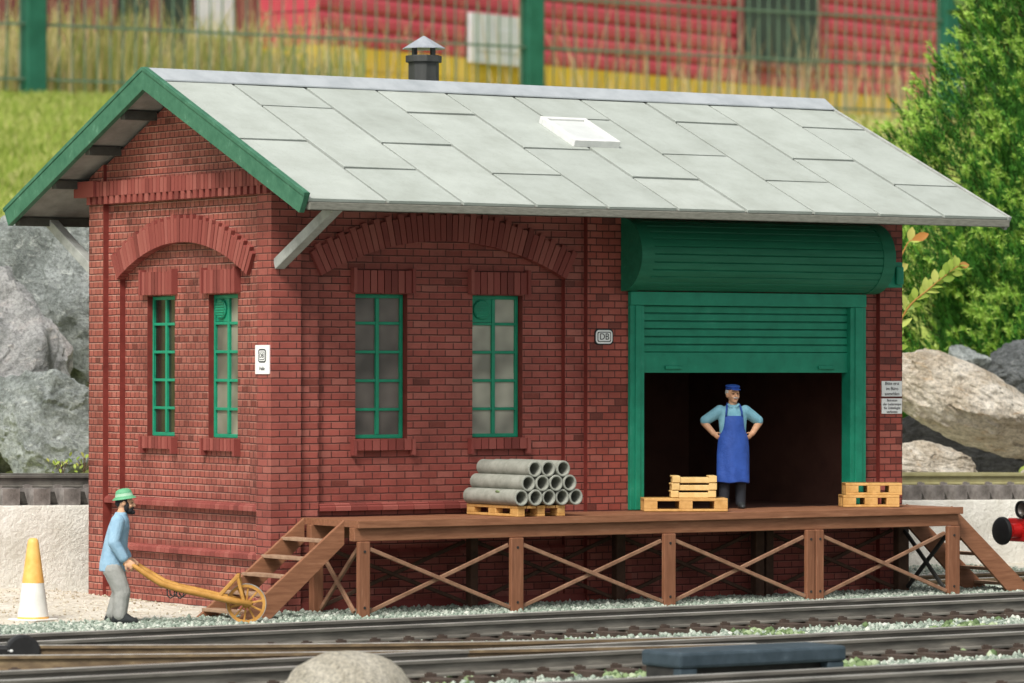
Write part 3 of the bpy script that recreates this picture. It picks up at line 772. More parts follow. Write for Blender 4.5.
# struts under the eaves
for p, q in (((.10,.0,4.20),(.10,-1.36,4.86)), ((.10,DY,4.20),(.10,DY+1.36,4.92)), ((9.2,DY,4.20),(9.2,DY+1.36,4.92))):
    mb = MB(); mb.bar(p, q, .13, .13, (1,0,0)); mb.build('eave_strut', M_strut, shed, bevel=.008)

# ------------------------------------------------------------------ signs on the shed
def rrect(cx, cz, w, h, r, n=5):
    pts = []
    for sx, sz, a0 in ((1,1,0),(-1,1,90),(-1,-1,180),(1,-1,270)):
        for i in range(n+1):
            a = R(a0+90*i/n); pts.append((cx+sx*(w/2-r)+r*math.cos(a), cz+sz*(h/2-r)+r*math.sin(a)))
    return pts
def signs():
    # emblem beside the shutter
    e = empty('emblem_sign', (4.86,-.002,3.35), 0, 'small white rounded emblem plate reading DB with black outline, left of the shutter', 'sign')
    for nm, w, h, t, m in (('plate',.285,.20,.014,M_black),('plate_face',.255,.172,.017,M_sign),('plate_border',.205,.127,.019,M_ink),('plate_centre',.185,.108,.021,M_sign)):
        mb = MB(); mb.prism(rrect(4.86,3.35,w,h,.05 if w>.21 else .02), 'y', -.002, -t); mb.build(nm, m, e)
    textob('lettering', 'DB', .115, (4.86,-.0225,3.35), (R(90),0,0), e)
    # tall plate on the gable corner
    e = empty('platform_sign', (-.002,.185,3.055), 0, 'tall white plate with black emblem on the gable corner, right of the two narrow windows', 'sign')
    def face(nm, w, h, zc, r, t, m):
        mb = MB(); mb.prism(rrect(.19,zc,w,h,r), 'x', -.002, -t); mb.build(nm, m, e)
    face('plate', .335, .35, 3.055, .006, .016, M_sign)
    face('emblem_outline', .19, .165, 3.10, .045, .018, M_ink); face('emblem_face', .155, .128, 3.10, .03, .020, M_sign)
    face('emblem_border', .128, .10, 3.10, .014, .022, M_ink); face('emblem_centre', .11, .083, 3.10, .01, .024, M_sign)
    textob('lettering', 'DB', .075, (-.0255,.19,3.10), (R(90),0,R(-90)), e)
    textob('lettering', 'Halle', .062, (-.0175,.19,2.945), (R(90),0,R(-90)), e)
    for z0, z1, lines, lab in ((2.58,2.785,('Bitte erst','im Büro','anmelden'),'upper of two white notice plates with three lines of text on the right pilaster'),
                               (2.35,2.553,('Betreten','der Laderampe','für Unbefugte','verboten'),'lower of two white notice plates with four lines of text on the right pilaster')):
        e = empty('notice_plate', (9.515,-.002,z0), 0, lab, 'sign')
        mb = MB(); mb.box(9.345, 9.685, -.016, -.002, z0, z1); mb.build('plate', M_sign, e, bevel=.003)
        n = len(lines)
        for i, t in enumerate(lines):
            textob('lettering', t, .064 if n == 3 else .05, (9.515,-.0175, z1-(z1-z0)*(i+.5)/n), (R(90),0,0), e)
signs()

# ================================================================== LOADING DOCK
XL, XR, DP, ZD = .333, 9.612, 1.332, 1.144
def dock():
    dk = empty('loading_dock', (4.97,-.66,0), 0, 'long brown timber loading platform on cross braced posts with steps at both ends', 'platform')
    mb = MB(); n = 46; w = (XR-XL-.08)/n; XL2 = XL+.08
    for i in range(n):
        mb.box(XL2+w*i+.002, XL2+w*(i+1)-.002, -DP, -.004 if not(4.62 < XL+w*i < 5.3 or XL+w*i > 9.3) else -.006, ZD-.075, ZD+random.uniform(-.003,.003))
    mb.build('deck', M_timber, dk, merge=False)
    mb = MB(); mb.box(XL+.075, XR+.012, -DP-.03, -DP-.001, ZD-.085, ZD+.006); mb.build('edge_board', M_timber, dk, bevel=.006)
    for y in (-DP+.03, -.30):
        mb = MB(); mb.box(XL+.05, XR-.02, y, y+.12, ZD-.24, ZD-.077); mb.build('beam', M_timber, dk, bevel=.008)
    posts = [(.42,.58),(2.58,2.76),(4.853,5.03),(7.075,7.205),(7.222,7.35),(9.385,9.585)]
    for a, b in posts:
        mb = MB(); mb.box(a, b, -DP-.012, -DP+.055, -.14, ZD-.242); mb.build('post', M_timberv, dk, bevel=.012)
        mb = MB(); m = (a+b)/2
        for z in (ZD-.36, .12): mb.lathe([(0,-.006),(.017,-.006),(.017,.01)], (m,-DP-.012,z), 'y', 10)
        mb.build('bolt', M_iron, dk)
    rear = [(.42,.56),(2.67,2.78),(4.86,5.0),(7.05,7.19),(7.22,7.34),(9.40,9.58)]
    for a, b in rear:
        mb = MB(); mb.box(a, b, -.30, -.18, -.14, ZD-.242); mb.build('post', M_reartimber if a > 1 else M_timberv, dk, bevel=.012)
    for P, y, nm in ((posts, -DP+.02, 'brace'), (rear, -.20, 'brace')):
        for (i, j) in ((0,1),(1,2),(2,3),(4,5)):
            a, b = P[i][1]+.005, P[j][0]-.005
            k = 0
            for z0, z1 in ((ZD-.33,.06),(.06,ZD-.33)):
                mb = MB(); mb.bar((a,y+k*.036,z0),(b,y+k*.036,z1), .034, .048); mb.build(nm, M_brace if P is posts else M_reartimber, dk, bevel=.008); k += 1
    # braces across the two ends
    for x in (.46, 9.48):
        for k, (z0, z1) in enumerate(((ZD-.33,.06),(.06,ZD-.33))):
            mb = MB(); mb.bar((x+k*.05,-.32,z0),(x+k*.05,-DP+.16,z1), .036, .05); mb.build('brace', M_brace if x < 1 else M_iron, dk, bevel=.006)
    # steps
    for sgn, xt, xb in ((-1, XL, -1.18), (1, XR, 11.03)):
        dx = xb-xt; ln = math.hypot(dx, ZD)
        st = empty('stair', (xt, -.66, 0)); st.parent = dk
        for y in (-.235, -1.16):
            mb = MB(); vd = .28
            pts = [(xt, ZD+.01), (xb, -.03), (xb-dx*.30, -.03-0.0), (xt, ZD-vd)]
            mb.prism(pts, 'y', y, y+.05)
            mb.build('stringer', M_timber, st, bevel=.006)
        for i in range(1,6):
            t = i/5.6; z = ZD*(1-t)+.01; x = xt+dx*t
            mb = MB(); mb.box(x-.085+.05*sgn*-1, x+.085+.05*sgn*-1, -1.108, -.186, z-.06, z-.02); mb.build('tread', M_tread, st, bevel=.006)
dock()

# ================================================================== PALLETS, CRATES, PIPES
def pallet(loc, rz, label, L=1.2, W=.8, H=.165):
    e = empty('pallet', loc, rz, label, 'pallet', 'wooden pallets on the loading dock')
    def bx(nm, *a):
        MB().box(*a).build(nm, M_pallet, e, world=False, bevel=.006)
    for i in range(5):
        y = -W/2 + (W-.13)*i/4; bx('deck_board', -L/2, L/2, y, y+.13, H-.035, H)
    for i in range(3):
        y = -W/2+(W-.11)*i/2
        bx('bottom_board', -L/2, L/2, y, y+.11, 0, .03)
        for j in range(3):
            x = -L/2+(L-.17)*j/2
            bx('block', x, x+.17, y+.002, y+.108, .0301, H-.0351)
    return e
pallet((3.09,-.66,ZD+.004), R(90), 'yellow wooden pallet carrying the stack of grey concrete pipes', L=1.14, W=.70, H=.132)
pallet((5.72,-.55,ZD+.004), R(-30), 'yellow wooden pallet carrying three flat crates, left of the man in the apron', L=1.06, W=.55)
pallet((8.70,-.55,ZD+.004), R(-29), 'lower of the two empty stacked pallets at the right end of the dock', L=.74, W=.42, H=.155)
pallet((8.75,-.55,ZD+.004+.157), R(-31), 'upper of the two empty stacked pallets at the right end of the dock', L=.74, W=.42, H=.155)

def crates():
    for i, lab in enumerate(('bottom of three flat yellow wooden crates stacked on the pallet beside the man',
                             'middle of three flat yellow wooden crates stacked on the pallet beside the man',
                             'topmost of three flat yellow wooden crates stacked on the pallet beside the man')):
        e = empty('crate', (5.80+.008*i,-.62,ZD+.172+.094*i), R((-31,-29.5,-30.3)[i]), lab, 'crate', 'flat crates stacked on the pallet')
        l, w = (.55,.55,.54)[i]/2, .17
        MB().box(-l, l, -w, w, 0, .068).build('box', M_crate, e, world=False, bevel=.008)
        for sx in (-1,1):
            MB().box(sx*l*.86-.05, sx*l*.86+.05, -w+.004, w-.004, .0685, .092).build('batten', M_crate, e, world=False, bevel=.008)
            MB().box(sx*l*.86-.05, sx*l*.86+.05, -w-.016, -w-.001, .008, .09).build('cleat', M_crate, e, world=False, bevel=.005)
crates()

def pipes():
    r, ri, ln = .099, .074, 1.16
    mb = MB(); mb.lathe([(ri,0),(ri+.006,-.006),(r-.006,-.006),(r,.0),(r,ln-.004),(r-.006,ln),(ri,ln),(ri,0)], (0,0,0), 'y', 28)
    me = mb.mesh('concrete_pipe', M_pipe, smooth=True); me.set_sharp_from_angle(angle=R(35))
    rows = (('bottom',5,('leftmost pipe of the bottom row, with a green moss spot on its side','second pipe from the left in the bottom row','middle pipe of the bottom row of five','second pipe from the right in the bottom row','rightmost pipe of the bottom row, overhanging the pallet')),
            ('middle',4,('leftmost pipe of the middle row of four','second pipe from the left in the middle row of four','third pipe from the left in the middle row of four','rightmost pipe of the middle row of four')),
            ('top',3,('leftmost pipe of the top row of three','centre pipe of the top row of three','rightmost pipe of the top row of three')))
    z0 = ZD+.004+.132+r+.001; x0 = 2.775
    for k, (nm, n, labs) in enumerate(rows):
        for i in range(n):
            o = bpy.data.objects.new('concrete_pipe', me); COL.objects.link(o)
            o.location = (x0 + .2*i + .1*k + (0 if k < 2 else (-.006,-.01,.01)[i]), -1.27+random.uniform(-.012,.012), z0 + k*.1735)
            o.rotation_euler = (0, random.uniform(0,6), 0)
            tag(o, 'grey concrete '+labs[i], 'pipe', 'concrete pipes stacked on the pallet')
            if k == 0 and i == 0:
                m2 = MB(); m2.ell((x0-.078,-.86,z0+.062), (.012,.05,.028), Euler((0,R(-38),0)), n=10, k=6)
                o.rotation_euler = (0,0,0); m2.build('moss_spot', M_gravelgreen, o)
pipes()

# ================================================================== PEOPLE
def remeshed(mb, name, mat, parent, voxel, smooth=3, factor=.5):
    me = mb.mesh(name+'_src', mat, merge=False)
    o = bpy.data.objects.new(name, me); COL.objects.link(o)
    r = o.modifiers.new('r','REMESH'); r.mode = 'VOXEL'; r.voxel_size = voxel
    s = o.modifiers.new('s','SMOOTH'); s.iterations = smooth; s.factor = factor
    dg = bpy.context.evaluated_depsgraph_get(); ev = o.evaluated_get(dg)
    m2 = bpy.data.meshes.new_from_object(ev); o.modifiers.clear(); o.data = m2; bpy.data.meshes.remove(me)
    m2.name = name
    for p in m2.polygons: p.use_smooth = True
    m2.materials.clear(); m2.materials.append(mat)
    if parent: o.parent = parent
    return o
def hand(mb, wrist, d, palm_n, size=.15, curl=1.0, side=1):
    "palm plus four curled fingers and a thumb; d = direction of hand, palm_n = the way the palm faces"
    w = Vector(wrist); d = Vector(d).normalized(); n = Vector(palm_n); n = (n-d*n.dot(d)).normalized(); s = d.cross(n)*side
    S = size
    c = w + d*S*.27
    M = Matrix((s, d, n)).transposed()
    mb.ell(c, (S*.23, S*.30, S*.11), M, n=12, k=8)
    for i, (o, l) in enumerate(((-.165,.40),(-.055,.46),(.055,.43),(.16,.34))):
        p0 = w + d*S*.46 + s*S*o; pts = [w + d*S*.25 + s*S*o*.8, p0]; a = .25*curl; p = p0
        for q in range(3):
            a += .42*curl; p = p + (d*math.cos(a)+n*math.sin(a))*S*l*(.42,.33,.25)[q]; pts.append(p)
        mb.limb(pts, [S*.062,S*.060,S*.056,S*.050,S*.044], n=8)
    p0 = w + d*S*.12 - s*S*.18
    p1 = p0 + (d*.65 - s*.55 + n*.45).normalized()*S*.24; p2 = p1 + (d*.8 - s*.05 + n*.6).normalized()*S*.2
    mb.limb([w+d*S*.1-s*S*.05, p0, p1, p2], [S*.08,S*.075,S*.062,S*.05], n=8)

def dock_worker():
    Z0 = ZD+.004
    p = empty('person', (6.79,-.14,Z0), R(-27), 'person in blue cap, light blue shirt and long blue apron, hands on hips', 'person')
    b = MB()
    b.loft([((0,.0,.70),.13,.09),((0,0,.78),.165,.115),((0,-.005,.88),.16,.115),((0,-.01,1.0),.155,.115),((0,0,1.14),.17,.11),((0,0,1.24),.165,.09),((0,0,1.31),.10,.07)])
    b.limb([(0,0,1.29),(0,-.012,1.38)], [.062,.056])
    HR = Euler((R(-2),0,R(14))); hc = Vector((0,-.02,1.468)); Hm = HR.to_matrix()
    H = lambda x,y,z: hc + Hm @ Vector((x,y,z))
    b.ell(hc+Vector((0,.008,.012)), (.078,.095,.105), HR); b.ell(H(0,-.03,-.045), (.060,.068,.070), HR); b.ell(H(0,-.064,-.088), (.030,.026,.024), HR)
    b.ell(H(0,-.101,-.012), (.0135,.020,.026), HR); b.ell(H(0,-.108,-.026), (.017,.016,.013), HR)        # nose
    for s in (-1,1):
        b.ell(H(s*.080,.006,-.01), (.013,.025,.034), HR); b.ell(H(s*.034,-.072,-.034), (.028,.022,.022), HR)
        b.ell(H(s*.03,-.084,.022), (.026,.016,.011), HR)
    for s in (-1,1):
        sh = (s*.175,.0,1.255); el = (s*.358,.075,1.105); wr = (s*.252,-.035,.965)
        b.limb([sh, el, wr], [.062,.050,.036])
        hand(b, wr, (-s*.55,-.35,-.55), (-s*.5,.6,.1), .15, 1.0, side=s)
        b.limb([(s*.088,0,.80),(s*.10,-.012,.43),(s*.105,.01,.10)], [.088,.062,.045])
        b.limb([(s*.105,.02,.05),(s*.11,-.09,.032)], [.034,.022])
    body = remeshed(b, 'body', M_skin, p, .0075, 2)
    t = MB()                                                             # shirt with short sleeves
    t.loft([((0,.0,.80),.182,.132),((0,-.005,.90),.177,.132),((0,-.01,1.02),.175,.132),((0,0,1.16),.188,.126),((0,0,1.25),.182,.106),((0,0,1.305),.118,.086),((0,-.004,1.335),.076,.07)])
    for s in (-1,1):
        t.limb([(s*.165,0,1.255),(s*.28,.045,1.175),(s*.345,.07,1.13)], [.078,.072,.068])
        t.bar((s*.02,-.078,1.30),(s*.075,-.062,1.345), .05, .03)
    remeshed(t, 'shirt', M_shirt, p, .009, 3)
    t = MB(); t.loft([((0,0,.70),.17,.122),((0,0,.80),.185,.135),((0,0,.86),.176,.13)])
    for s in (-1,1): t.limb([(s*.09,0,.78),(s*.102,-.012,.43),(s*.108,.01,.07)], [.098,.078,.066])
    remeshed(t, 'trousers', M_trouserdark, p, .01, 3)
    for s in (-1,1):
        t = MB(); t.loft([((s*.112,-.035,.0),.048,.125),((s*.112,-.035,.035),.050,.125),((s*.11,-.01,.065),.048,.085),((s*.108,.02,.10),.046,.05)], n=20)
        t.build('shoe', M_shoe, p, smooth=True, world=False)
    # apron: curved cloth shell in front, wider at the hip, flaring to the hem
    V = []; rows = [(.325,.225,.165,1.25),(.45,.222,.165,1.25),(.60,.218,.165,1.25),(.75,.212,.165,1.28),(.86,.20,.162,1.3),(.95,.192,.158,1.25),(.98,.178,.155,.95),(1.06,.176,.155,.78),(1.14,.18,.148,.72),(1.195,.182,.138,.70)]
    nc = 25
    for z, rx, ry, half in rows:
        for j in range(nc):
            a = -half + 2*half*j/(nc-1)
            wv = .012*math.sin(a*7+z*5)*max(0,(.9-z))/.6
            V.append((math.sin(a)*(rx+wv), -math.cos(a)*(ry+wv)-.002, z + (0.008*math.sin(a*5) if z < .4 else 0)))
    F = [(i*nc+j, i*nc+j+1, (i+1)*nc+j+1, (i+1)*nc+j) for i in range(len(rows)-1) for j in range(nc-1)]
    o = fast_mesh('apron', V, F, M_apron, smooth=True); o.parent = p
    sm = o.modifiers.new('s','SOLIDIFY'); sm.thickness = .012; sm.offset = 1
    sb = o.modifiers.new('u','SUBSURF'); sb.levels = 1; sb.render_levels = 1
    for s in (-1,1):
        t = MB(); t.tube([(s*.105,-.125,1.185),(s*.100,-.118,1.25),(s*.085,-.075,1.325),(s*.07,-.005,1.352)], .013, 8); t.build('apron_strap', M_apron, o, smooth=True, world=False)
    c = MB()                                                             # flat cap with a peak
    c.ell(H(0,.012,.075), (.090,.104,.030), HR, n=20); c.ell(H(0,.005,.105), (.098,.108,.026), Euler((R(6),0,R(14))), n=20)
    cap = remeshed(c, 'cap', M_capblue, p, .006, 2)
    pk = MB(); pk.ell(H(0,-.105,.062), (.066,.048,.008), Euler((R(14),0,R(14))), n=18); pk.build('peak', M_capblue, cap, smooth=True, world=False)
    h = MB()
    for s in (-1,1): h.ell(H(s*.070,.03,.028), (.016,.05,.040), HR)
    h.ell(H(0,.080,.0), (.066,.03,.055), HR); h.build('hair', M_greyhair, p, smooth=True, world=False)
    h = MB(); h.ell(H(0,-.095,-.048), (.036,.013,.009), HR); h.build('moustache', M_greyhair, p, smooth=True, world=False)
    h = MB(); h.ell(H(0,-.090,-.064), (.024,.009,.006), HR); h.build('mouth', M_lip, p, smooth=True, world=False)
    for s in (-1,1):
        h = MB(); h.ell(H(s*.030,-.084,.006), (.011,.009,.008), HR); h.build('eye', M_ink, p, smooth=True, world=False)
dock_worker()

BASE = CAM + (Vector((-2.206,-.252,0))-CAM)*(1-.0105); BASE += rt*.022; BASE.z = 0
def porter():
    p = empty('person', (BASE.x,BASE.y,.008), R(-33.45), 'bearded person in green hat, pale blue jacket and grey trousers gripping a wheelbarrow', 'person')
    b = MB()
    TL = Euler((0,R(6),0))
    b.loft([((-.07,0,.60),.10,.13),((-.075,0,.72),.115,.155),((-.06,0,.86),.112,.145),((-.035,0,1.0),.115,.15),((-.01,0,1.13),.105,.165),((.0,0,1.20),.085,.15),((.01,0,1.25),.06,.09)])
    b.limb([(.012,0,1.24),(.035,0,1.31)], [.06,.056])
    HR = Euler((0,R(8),0)); hc = Vector((.058,0,1.395)); Hm = HR.to_matrix(); H = lambda x,y,z: hc + Hm @ Vector((x,y,z))
    b.ell(H(-.01,0,.01), (.095,.078,.105), HR); b.ell(H(.03,0,-.045), (.066,.060,.068), HR)
    b.ell(H(.103,0,-.015), (.022,.0135,.026), HR); b.ell(H(.112,0,-.028), (.017,.017,.013), HR)
    for s in (-1,1):
        b.ell(H(-.006,s*.080,-.01), (.025,.013,.034), HR); b.ell(H(.074,s*.034,-.034), (.02,.026,.022), HR); b.ell(H(.086,s*.03,.022), (.016,.026,.011), HR)
    for s in (-1,1):
        sh = (-.01,s*.175,1.18); el = (-.045,s*.225,.93); wr = (.085,s*.205,.725)
        b.limb([sh, el, wr], [.062,.05,.038])
        hand(b, wr, (.70,-s*.04,-.50), (-.15,-s*.75,-.30), .22, 1.5, side=-s)
    for s, kx, ax in ((-1,.035,.015),(1,-.0,-.085)):
        b.limb([(-.07,s*.08,.64),(kx,s*.095,.36),(ax,s*.10,.09)], [.09,.062,.045])
        b.limb([(ax,s*.10,.05),(ax+.11,s*.105,.032)], [.034,.022])
    remeshed(b, 'body', M_skin2, p, .0075, 2)
    t = MB()
    t.loft([((-.075,0,.60),.168,.19),((-.078,0,.70),.158,.184),((-.06,0,.84),.146,.172),((-.04,0,.98),.135,.172),((-.012,0,1.11),.125,.185),((-.0,0,1.19),.105,.168),((.008,0,1.245),.078,.11),((.016,0,1.28),.07,.075)])
    for s in (-1,1): t.limb([(-.01,s*.17,1.18),(-.05,s*.23,.94),(.06,s*.213,.762)], [.083,.072,.058])
    remeshed(t, 'jacket', M_jacket, p, .009, 3)
    t = MB(); t.loft([((-.07,0,.56),.125,.155),((-.075,0,.66),.13,.168),((-.07,0,.76),.12,.155)])
    for s, kx, ax in ((-1,.035,.015),(1,-.0,-.085)): t.limb([(-.07,s*.085,.62),(kx,s*.098,.36),(ax-.005,s*.102,.10)], [.122,.100,.082])
    remeshed(t, 'trousers', M_trousergrey, p, .01, 3)
    for s, ax in ((-1,.015),(1,-.085)):
        t = MB(); y = s*.105
        t.loft([((ax+.05,y,.0),.155,.056),((ax+.05,y,.045),.157,.058),((ax+.02,y,.085),.11,.056),((ax-.005,y,.13),.072,.062)], n=20)
        t.build('shoe', M_shoe, p, smooth=True, world=False)
    h = MB(); h.ell(H(.062,0,-.088), (.052,.060,.045), HR); h.ell(H(.098,0,-.105), (.036,.036,.028), HR)
    for s in (-1,1): h.ell(H(.028,s*.062,-.045), (.030,.018,.060), HR); h.ell(H(.096,s*.02,-.052), (.020,.024,.009), HR)
    remeshed(h, 'beard', M_beard, p, .006, 1)
    h = MB(); h.ell(H(-.065,0,-.01), (.05,.070,.06), HR)
    for s in (-1,1): h.ell(H(-.02,s*.074,.02), (.05,.014,.036), HR)
    h.build('hair', M_beard, p, smooth=True, world=False)
    HT = Euler((0,R(-8),0)); hb = H(-.018,0,.055)
    h = MB(); Mh = HT.to_matrix()
    prof = [(.135,-.022),(.128,-.008),(.098,.012),(.094,.045),(.082,.078),(.05,.098),(.0,.104)]
    k = 22
    for r, z in prof:
        for j in range(k):
            a = 2*math.pi*j/k; h.v.append(tuple(hb + Mh @ Vector((r*1.05*math.cos(a), r*.92*math.sin(a), z))))
    for i in range(len(prof)-1):
        for j in range(k): h.f.append((i*k+j,i*k+(j+1)%k,(i+1)*k+(j+1)%k,(i+1)*k+j)); h.mi.append(1 if i == 2 else 0)
    h.build('hat', [M_hatgreen, M_hatband], p, smooth=True, world=False)
    for s in (-1,1):
        h = MB(); h.ell(H(.084,s*.030,.006), (.009,.011,.008), HR); h.build('eye', M_ink, p, smooth=True, world=False)
porter()

def wheelbarrow():
    e = empty('wheelbarrow', BASE, R(-33.45), 'yellow brown wooden barrow with one spoked wheel held by the bearded person', 'wheelbarrow')
    wc = Vector((1.46,0,.232)); r = .232
    for s in (-1,1):
        y = s*.20; y2 = s*.085
        mb = MB()
        pts = [(.06,y,.705),(.18,y,.675),(.34,y*.98,.568),(.50,y*.95,.470),(.66,y*.9,.420),(.95,y*.75,.355),(1.25,y*.55,.285),(1.53,y2,.228)]
        for i in range(len(pts)-1): pass
        mb.tube(pts, [.022,.026,.036,.040,.040,.042,.042,.036], 8)
        mb.build('shaft', M_barrow, e, smooth=True, world=False)
        mb = MB(); mb.bar((1.13,s*.125,.30),(1.365,s*.10,.555), .045, .055, (0,1,0)); mb.bar((1.365,s*.10,.555),(1.44,s*.09,.25), .04, .05, (0,1,0)); mb.build('upright', M_barrow, e, world=False, bevel=.01)
        mb = MB()
        mb.tube([(.56,y*.9,.43),(.565,y*.9,.33),(.60,y*.9,.305),(.64,y*.9,.33),(.65,y*.9,.42)], .009, 6)
        mb.tube([(.66,y*.9,.42),(.675,y*.9,.325),(.71,y*.9,.30),(.745,y*.9,.33),(.755,y*.9,.40)], .009, 6)
        mb.build('leg', M_iron, e, smooth=True, world=False)
    for x, z, w in ((.62,.43,.17),(.86,.378,.15),(1.10,.322,.12)):
        mb = MB(); mb.bar((x,-w,z),(x,w,z), .05, .03); mb.build('cross_bar', M_barrow, e, world=False, bevel=.006)
    mb = MB(); mb.bar((1.365,-.12,.553),(1.365,.12,.553), .05, .05); mb.build('cross_bar', M_barrow, e, world=False, bevel=.01)
    we = empty('wheel', wc); we.parent = e
    mb = MB(); mb.lathe([(r-.042,-.026),(r-.006,-.026),(r-.006,.026),(r-.042,.026),(r-.042,-.026)], (0,0,0), 'y', 40); mb.build('rim', M_barrow, we, smooth=40, world=False)
    mb = MB(); mb.lathe([(r-.005,-.029),(r,-.029),(r,.029),(r-.005,.029),(r-.005,-.029)], (0,0,0), 'y', 40); mb.build('tyre', M_strut, we, smooth=40, world=False)
    mb = MB()
    for k in range(10):
        a = 2*math.pi*k/10+.2; mb.bar((.03*math.cos(a),0,.03*math.sin(a)), ((r-.04)*math.cos(a),0,(r-.04)*math.sin(a)), .022, .026, (0,1,0))
    mb.build('spokes', M_barrow, we, world=False, bevel=.004)
    mb = MB(); mb.lathe([(0,-.10),(.03,-.10),(.048,-.06),(.052,.06),(.03,.10),(0,.10)], (0,0,0), 'y', 18); mb.build('hub', M_barrow, we, smooth=40, world=False)
wheelbarrow()

# ------------------------------------------------------------------ traffic cone
cp = dep(33, 622, 48.2)
e = empty('traffic_cone', (cp.x, cp.y, .012), R(20), 'orange and white traffic cone standing on the sandy ground left of the bearded person', 'traffic cone')
mb = MB(); mb.prism(rrect(0,0,.44,.44,.05), 'z', 0, .022); mb.build('base', M_conewhite, e, world=False, bevel=.008)
MB().lathe([(.185,.022),(.185,.03),(.180,.045)], (0,0,0), 'z', 32).build('base_ring', M_orange, e, smooth=True, world=False)
MB().lathe([(.181,.045),(.127,.44)], (0,0,0), 'z', 32).build('white_sleeve', M_conewhite, e, smooth=True, world=False)
MB().lathe([(.129,.438),(.066,.90),(.058,.935),(.038,.955),(0,.96)], (0,0,0), 'z', 32).build('tip', M_orange, e, smooth=True, world=False)

# ================================================================== TRACKS
RAILZ = .10
def sweep_rail(path, ztop, name, mat, parent, h=.165, hw=.042, fwid=.10):
    "path: list of (x,y) or (x,y,dz); I-section rail"
    prof = [(-fwid/2,0),(fwid/2,0),(fwid/2,.018),(.014,.034),(.012,h-.045),(hw,h-.036),(hw,h-.006),(hw-.010,h),(-hw+.010,h),(-hw,h-.006),(-hw,h-.036),(-.012,h-.045),(-.014,.034),(-fwid/2,.018)]
    mb = MB(); n = len(prof); P = [Vector((p[0],p[1],0)) for p in path]; dz = [p[2] if len(p) > 2 else 0 for p in path]
    for i, p in enumerate(P):
        d = (P[min(i+1,len(P)-1)]-P[max(i-1,0)]).normalized(); s = Vector((d.y,-d.x,0))
        for a, z in prof: mb.v.append((p.x+s.x*a, p.y+s.y*a, ztop-h+z+dz[i]))
    for i in range(len(P)-1):
        for j in range(n):
            a = i*n+j; b = i*n+(j+1)%n; mb.f.append((a,b,b+n,a+n)); mb.mi.append(0)
    mb.f.append(tuple(range(n))); mb.f.append(tuple((len(P)-1)*n+j for j in range(n-1,-1,-1))); mb.mi += [0,0]
    o = mb.build(name, [mat, M_railtop], parent)
    zmx = max(v.co.z for v in o.data.vertices)
    for q in o.data.polygons:
        if q.normal.z > .85 and len(q.vertices) == 4 and q.center.z > zmx-.05 and 'brass' not in mat.name: q.material_index = 1
    return o
def smooth_path(pts, n=8):
    out = []
    for i in range(len(pts)-1):
        p0 = pts[max(i-1,0)]; p1 = pts[i]; p2 = pts[i+1]; p3 = pts[min(i+2,len(pts)-1)]
        for k in range(n):
            t = k/n
            out.append(tuple(.5*((2*b)+(-a+c)*t+(2*a-5*b+4*c-d)*t*t+(-a+3*b-3*c+d)*t**3) for a,b,c,d in zip(p0,p1,p2,p3)))
    return out + [tuple(pts[-1])]
def track(label, far, near, ztop, rail_mats, sl_mat, length=1.9, group='railway tracks', sp=.45, sh=.10, sw=.22, smooth_it=True, dzf=0, hrail=.165):
    A = smooth_path(far) if len(far) > 2 else far; B = smooth_path(near) if len(near) > 2 else near
    c0 = Vector(((A[0][0]+B[0][0])/2, (A[0][1]+B[0][1])/2, ztop-.2))
    t = empty('railway_track', c0, 0, label, 'railway track', group)
    sweep_rail(A, ztop, 'rail', rail_mats[0], t, h=hrail); sweep_rail(B, ztop, 'rail', rail_mats[1], t, h=hrail)
    # sleepers at even steps between the two rails
    def at(path, f):
        L = [0]
        for i in range(len(path)-1): L.append(L[-1]+math.dist(path[i][:2], path[i+1][:2]))
        s = f*L[-1]
        for i in range(len(path)-1):
            if s <= L[i+1]+1e-9:
                u = (s-L[i])/(L[i+1]-L[i]); return Vector([a+(b-a)*u for a,b in zip(path[i],path[i+1])]), L[-1]
        return Vector(path[-1]), L[-1]
    tot = at(A,0)[1]; n = int(tot/sp)
    me = MB().box(-sw/2,sw/2,-length/2,length/2,-sh,0).mesh('sleeper', sl_mat)
    cache = {}
    for i in range(n):
        a, _ = at(A,(i+.5)/n); b, _ = at(B,(i+.5)/n)
        a3 = Vector((a.x,a.y,0)); b3 = Vector((b.x,b.y,0)); g = round((a3-b3).length/.03)*.03; m = (a3+b3)/2
        dz = a[2] if len(a) > 2 else 0
        o = bpy.data.objects.new('sleeper', me); COL.objects.link(o); o.parent = t
        o.location = Vector((m.x, m.y, ztop-hrail-.002+dz)) - c0
        dd = a3-b3; o.rotation_euler = (0,0,math.atan2(dd.y,dd.x)-math.pi/2)
        if g not in cache:
            c = MB().box(-sw/2,sw/2,-length/2,length/2,-sh,0)
            for q0 in (-1,1):
                for q in (-1,1):
                    c.box(-.06,.06,q0*g/2+q*.068-.018,q0*g/2+q*.068+.018,-.001,.034); c.box(-.03,.03,q0*g/2+q*.05-.012,q0*g/2+q*.05+.012,.033,.046)
            cache[g] = c.mesh('sleeper', sl_mat)
        o.data = cache[g]
    return t
MR = (M_rail, M_rail)
f1 = lambda x: -2.90+.044*x
track('railway track nearest the loading dock, running along its front', [(-13,f1(-13)),(24,f1(24))], [(-13,f1(-13)-1.08),(24,f1(24)-1.08)], RAILZ, MR, M_sleeper)
f2 = lambda x: -7.66+.024*x
track('straight middle track passing between the dock track and the blue grey switch box', [(-13,f2(-13)),(24,f2(24))], [(-13,f2(-13)-1.0),(24,f2(24)-1.0)], RAILZ, MR, M_sleeper)
